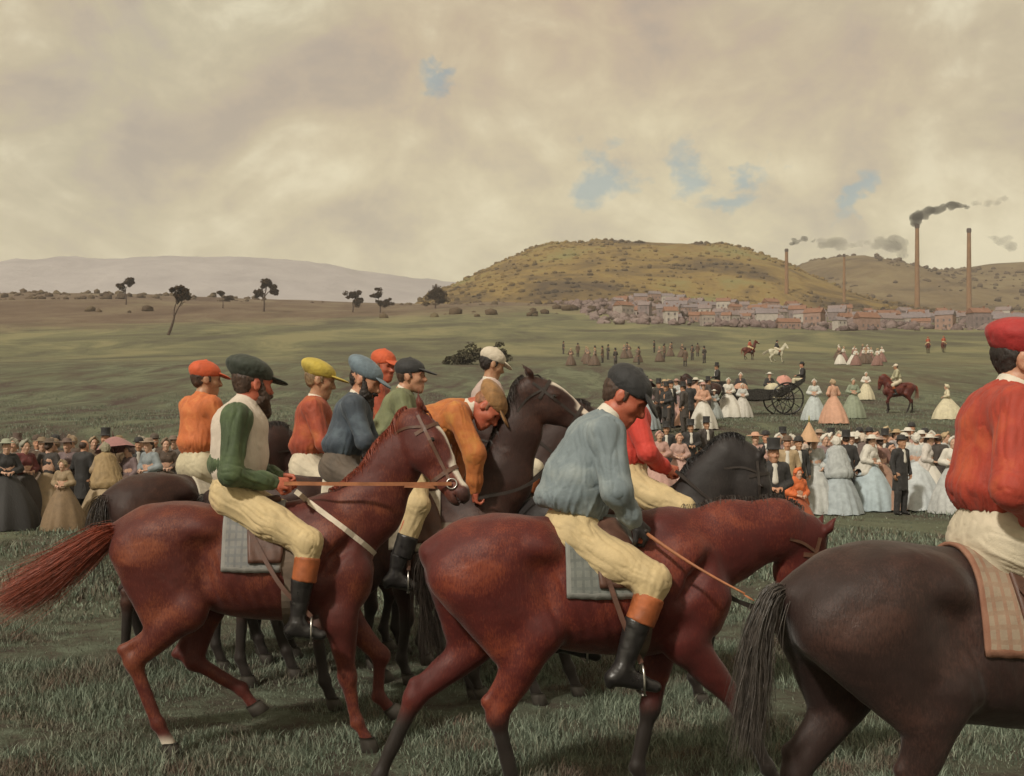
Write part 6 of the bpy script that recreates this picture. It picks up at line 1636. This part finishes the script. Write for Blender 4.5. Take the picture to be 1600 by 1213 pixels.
for (x, y, r) in ((1.25, -.72, .45), (1.25, .72, .45), (-1.05, -.75, .58), (-1.05, .75, .58)):
    w = obj('wheel', MB().tube([(x + r * math.cos(t), y, r + r * math.sin(t)) for t in np.linspace(0, 2 * math.pi, 33)], .032, 6, caps=False).mesh('wheel'), LAC, crg)
    for k in range(10):
        a = k * math.pi / 5; obj('spoke', MB().tube([(x, y, r), (x + r * math.cos(a), y, r + r * math.sin(a))], .016, 5).mesh('spoke'), LAC, w)
    obj('hub', MB().tube([(x, y - .08, r), (x, y + .08, r)], .07, 10).mesh('hub'), LAC, w)
mb = MB()
for y in (-.35, .35): obj('shaft', MB().tube([(1.5, y, .7), (2.4, y * 1.1, .95), (3.6, y * 1.1, 1.05)], .03, 6).mesh('shaft'), LAC, crg)
def on_carriage(x, y, z): return cg + Matrix.Rotation(R(180), 4, 'Z') @ Vector((x * CS, y * CS, z * CS - .12))
man(1135, 32, 'sit', K_, TAN, 'coachman in black coat and top hat driving the carriage', 180, loc=on_carriage(1.42, 0, 1.25))
woman(1158, 32, 'sit', K_, PEA, 'lady in black jacket and peach skirt seated in the carriage', -100, 'bonnet', WH, loc=on_carriage(.52, -.15, .94))
pw = woman(1190, 32, 'sit', K_, CRM, 'lady in black jacket and cream skirt seated in the carriage', -80, 'straw_hat', WH, loc=on_carriage(-.55, -.1, .94))
sp = on_carriage(-.95, -.2, .35); pz = empty('person', sp, 0); bpy.data.objects.remove(pz)
class _P: pass
q = _P(); q.location = on_carriage(-.85, .1, .25); q.rotation_euler = (0, 0, 0); q.scale = (1, 1, 1)
parasol(q, (.52, .25, .20), 'rose parasol tilted behind the seated lady in the carriage', .38, .24, .7, .05)
man(1240, 32, 'sit', K_, CRM, 'footman in black coat at the raised back of the carriage', 175, 'bowler', loc=on_carriage(-1.78, 0, 1.32))
def small_rider(px, s, yaw, cm, hm, H, shirt, cap, br, label, hlabel, sc=.97, seed=0):
    g = ground_at(px, s); rz = R(yaw); ho = place_horse(H, g, rz, sc, cm, hm, hlabel)
    if shirt is not None:
        place_person(MSM, Vector((g.x, g.y, g.z + 1.50 * sc + .12)), rz, outfit(shirt, cap, br, SKIN3, HAIR_BR), label)
    return ho
MSM = person_meshes(riding_pose(.10, .12, .71), .016, .016, 'dome', seed=15)
small_rider(1098, 35.5, 180, DARKBAY, H_DARK, HN, None, None, None, '', 'dark chestnut carriage horse standing behind the peach gown', 1.0)
small_rider(1404, 31, 180, CHEST, H_RED, HN, cf((.36, .34, .22)), CAPWH, CREAM, 'distant rider in pale olive shirt riding left', 'chestnut horse walking left on the grass', 1.0)
GREYH = coat('coat_grey', (.50, .47, .36), (.62, .58, .46), (.3, .28, .22))
small_rider(1212, 14.6, 5, GREYH, hair_mat('hair_white', (.5, .46, .36)), HB, cf(K_), CAPBK, CREAM, 'distant rider in black on the white horse', 'white horse galloping far up the field', 1.0)
small_rider(1170, 13.0, 15, CHEST, H_RED, HC, REDB, CAPBK, BUFF, 'tiny rider in red left of the white horse', 'tiny chestnut horse left of the white horse', 1.0)
small_rider(1450, 10.5, 75, CHEST, H_RED, HN, REDB, CAPOR, BUFF, 'tiny rider in red, left one of the far pair', 'tiny chestnut horse, left one of the far pair', 1.0)
small_rider(1474, 10.3, 60, CHEST, H_RED, HC, REDB, CAPOR, BUFF, 'tiny rider in red, right one of the far pair', 'tiny chestnut horse, right one of the far pair', 1.0)
r = random.Random(4)
for k in range(26):
    px = 885 + k * 8.6 + r.uniform(-9, 9); s = r.uniform(10.5, 16)
    (man(px, s, r.choice(['stand', 'bent']), r.choice([DK, BRN, DK]), DK, 'tiny dark figure in the far group left of the white horse', r.uniform(0, 360), 'top_hat', 1.0, None, 'far dark figures on the slope') if r.random() < .7
     else woman(px, s, 'stand', r.choice([BRN, (.16, .12, .09)]), BRN, 'tiny brown skirted figure in the far group left of the white horse', r.uniform(0, 360), 'bonnet', TAN, 1.0, group='far brown skirted figures on the slope'))
for k in range(15):
    px = 1305 + k * 5.2 + r.uniform(-8, 8); s = r.uniform(11.5, 17)
    woman(px, s, 'stand', r.choice([PLUM, TAN, BRN, WH]), r.choice([PLUM, WH, BRN]), 'tiny figure in the far cluster above the chestnut rider', r.uniform(0, 360), 'bonnet', r.choice([WH, TAN]), 1.0, group='far cluster of figures at the right')

# ================================================================ air
zt = 320.0
hz = obj('haze', MB().box((0, 2900, (zt - 6) / 2), (12300, 6900, zt + 6)).mesh('haze', False))
hm = bpy.data.materials.new('haze_air'); hm.use_nodes = True; hm.node_tree.nodes.clear()
v = hm.node_tree.nodes.new('ShaderNodeVolumePrincipled'); v.inputs['Color'].default_value = (.94, .92, .92, 1); v.inputs['Density'].default_value = .00028; v.inputs['Anisotropy'].default_value = 0.0
oo = hm.node_tree.nodes.new('ShaderNodeOutputMaterial'); hm.node_tree.links.new(v.outputs[0], oo.inputs['Volume'])
hz.data.materials.append(hm); tag(hz, 'thin mist over the whole racecourse', 'haze', kind='stuff')
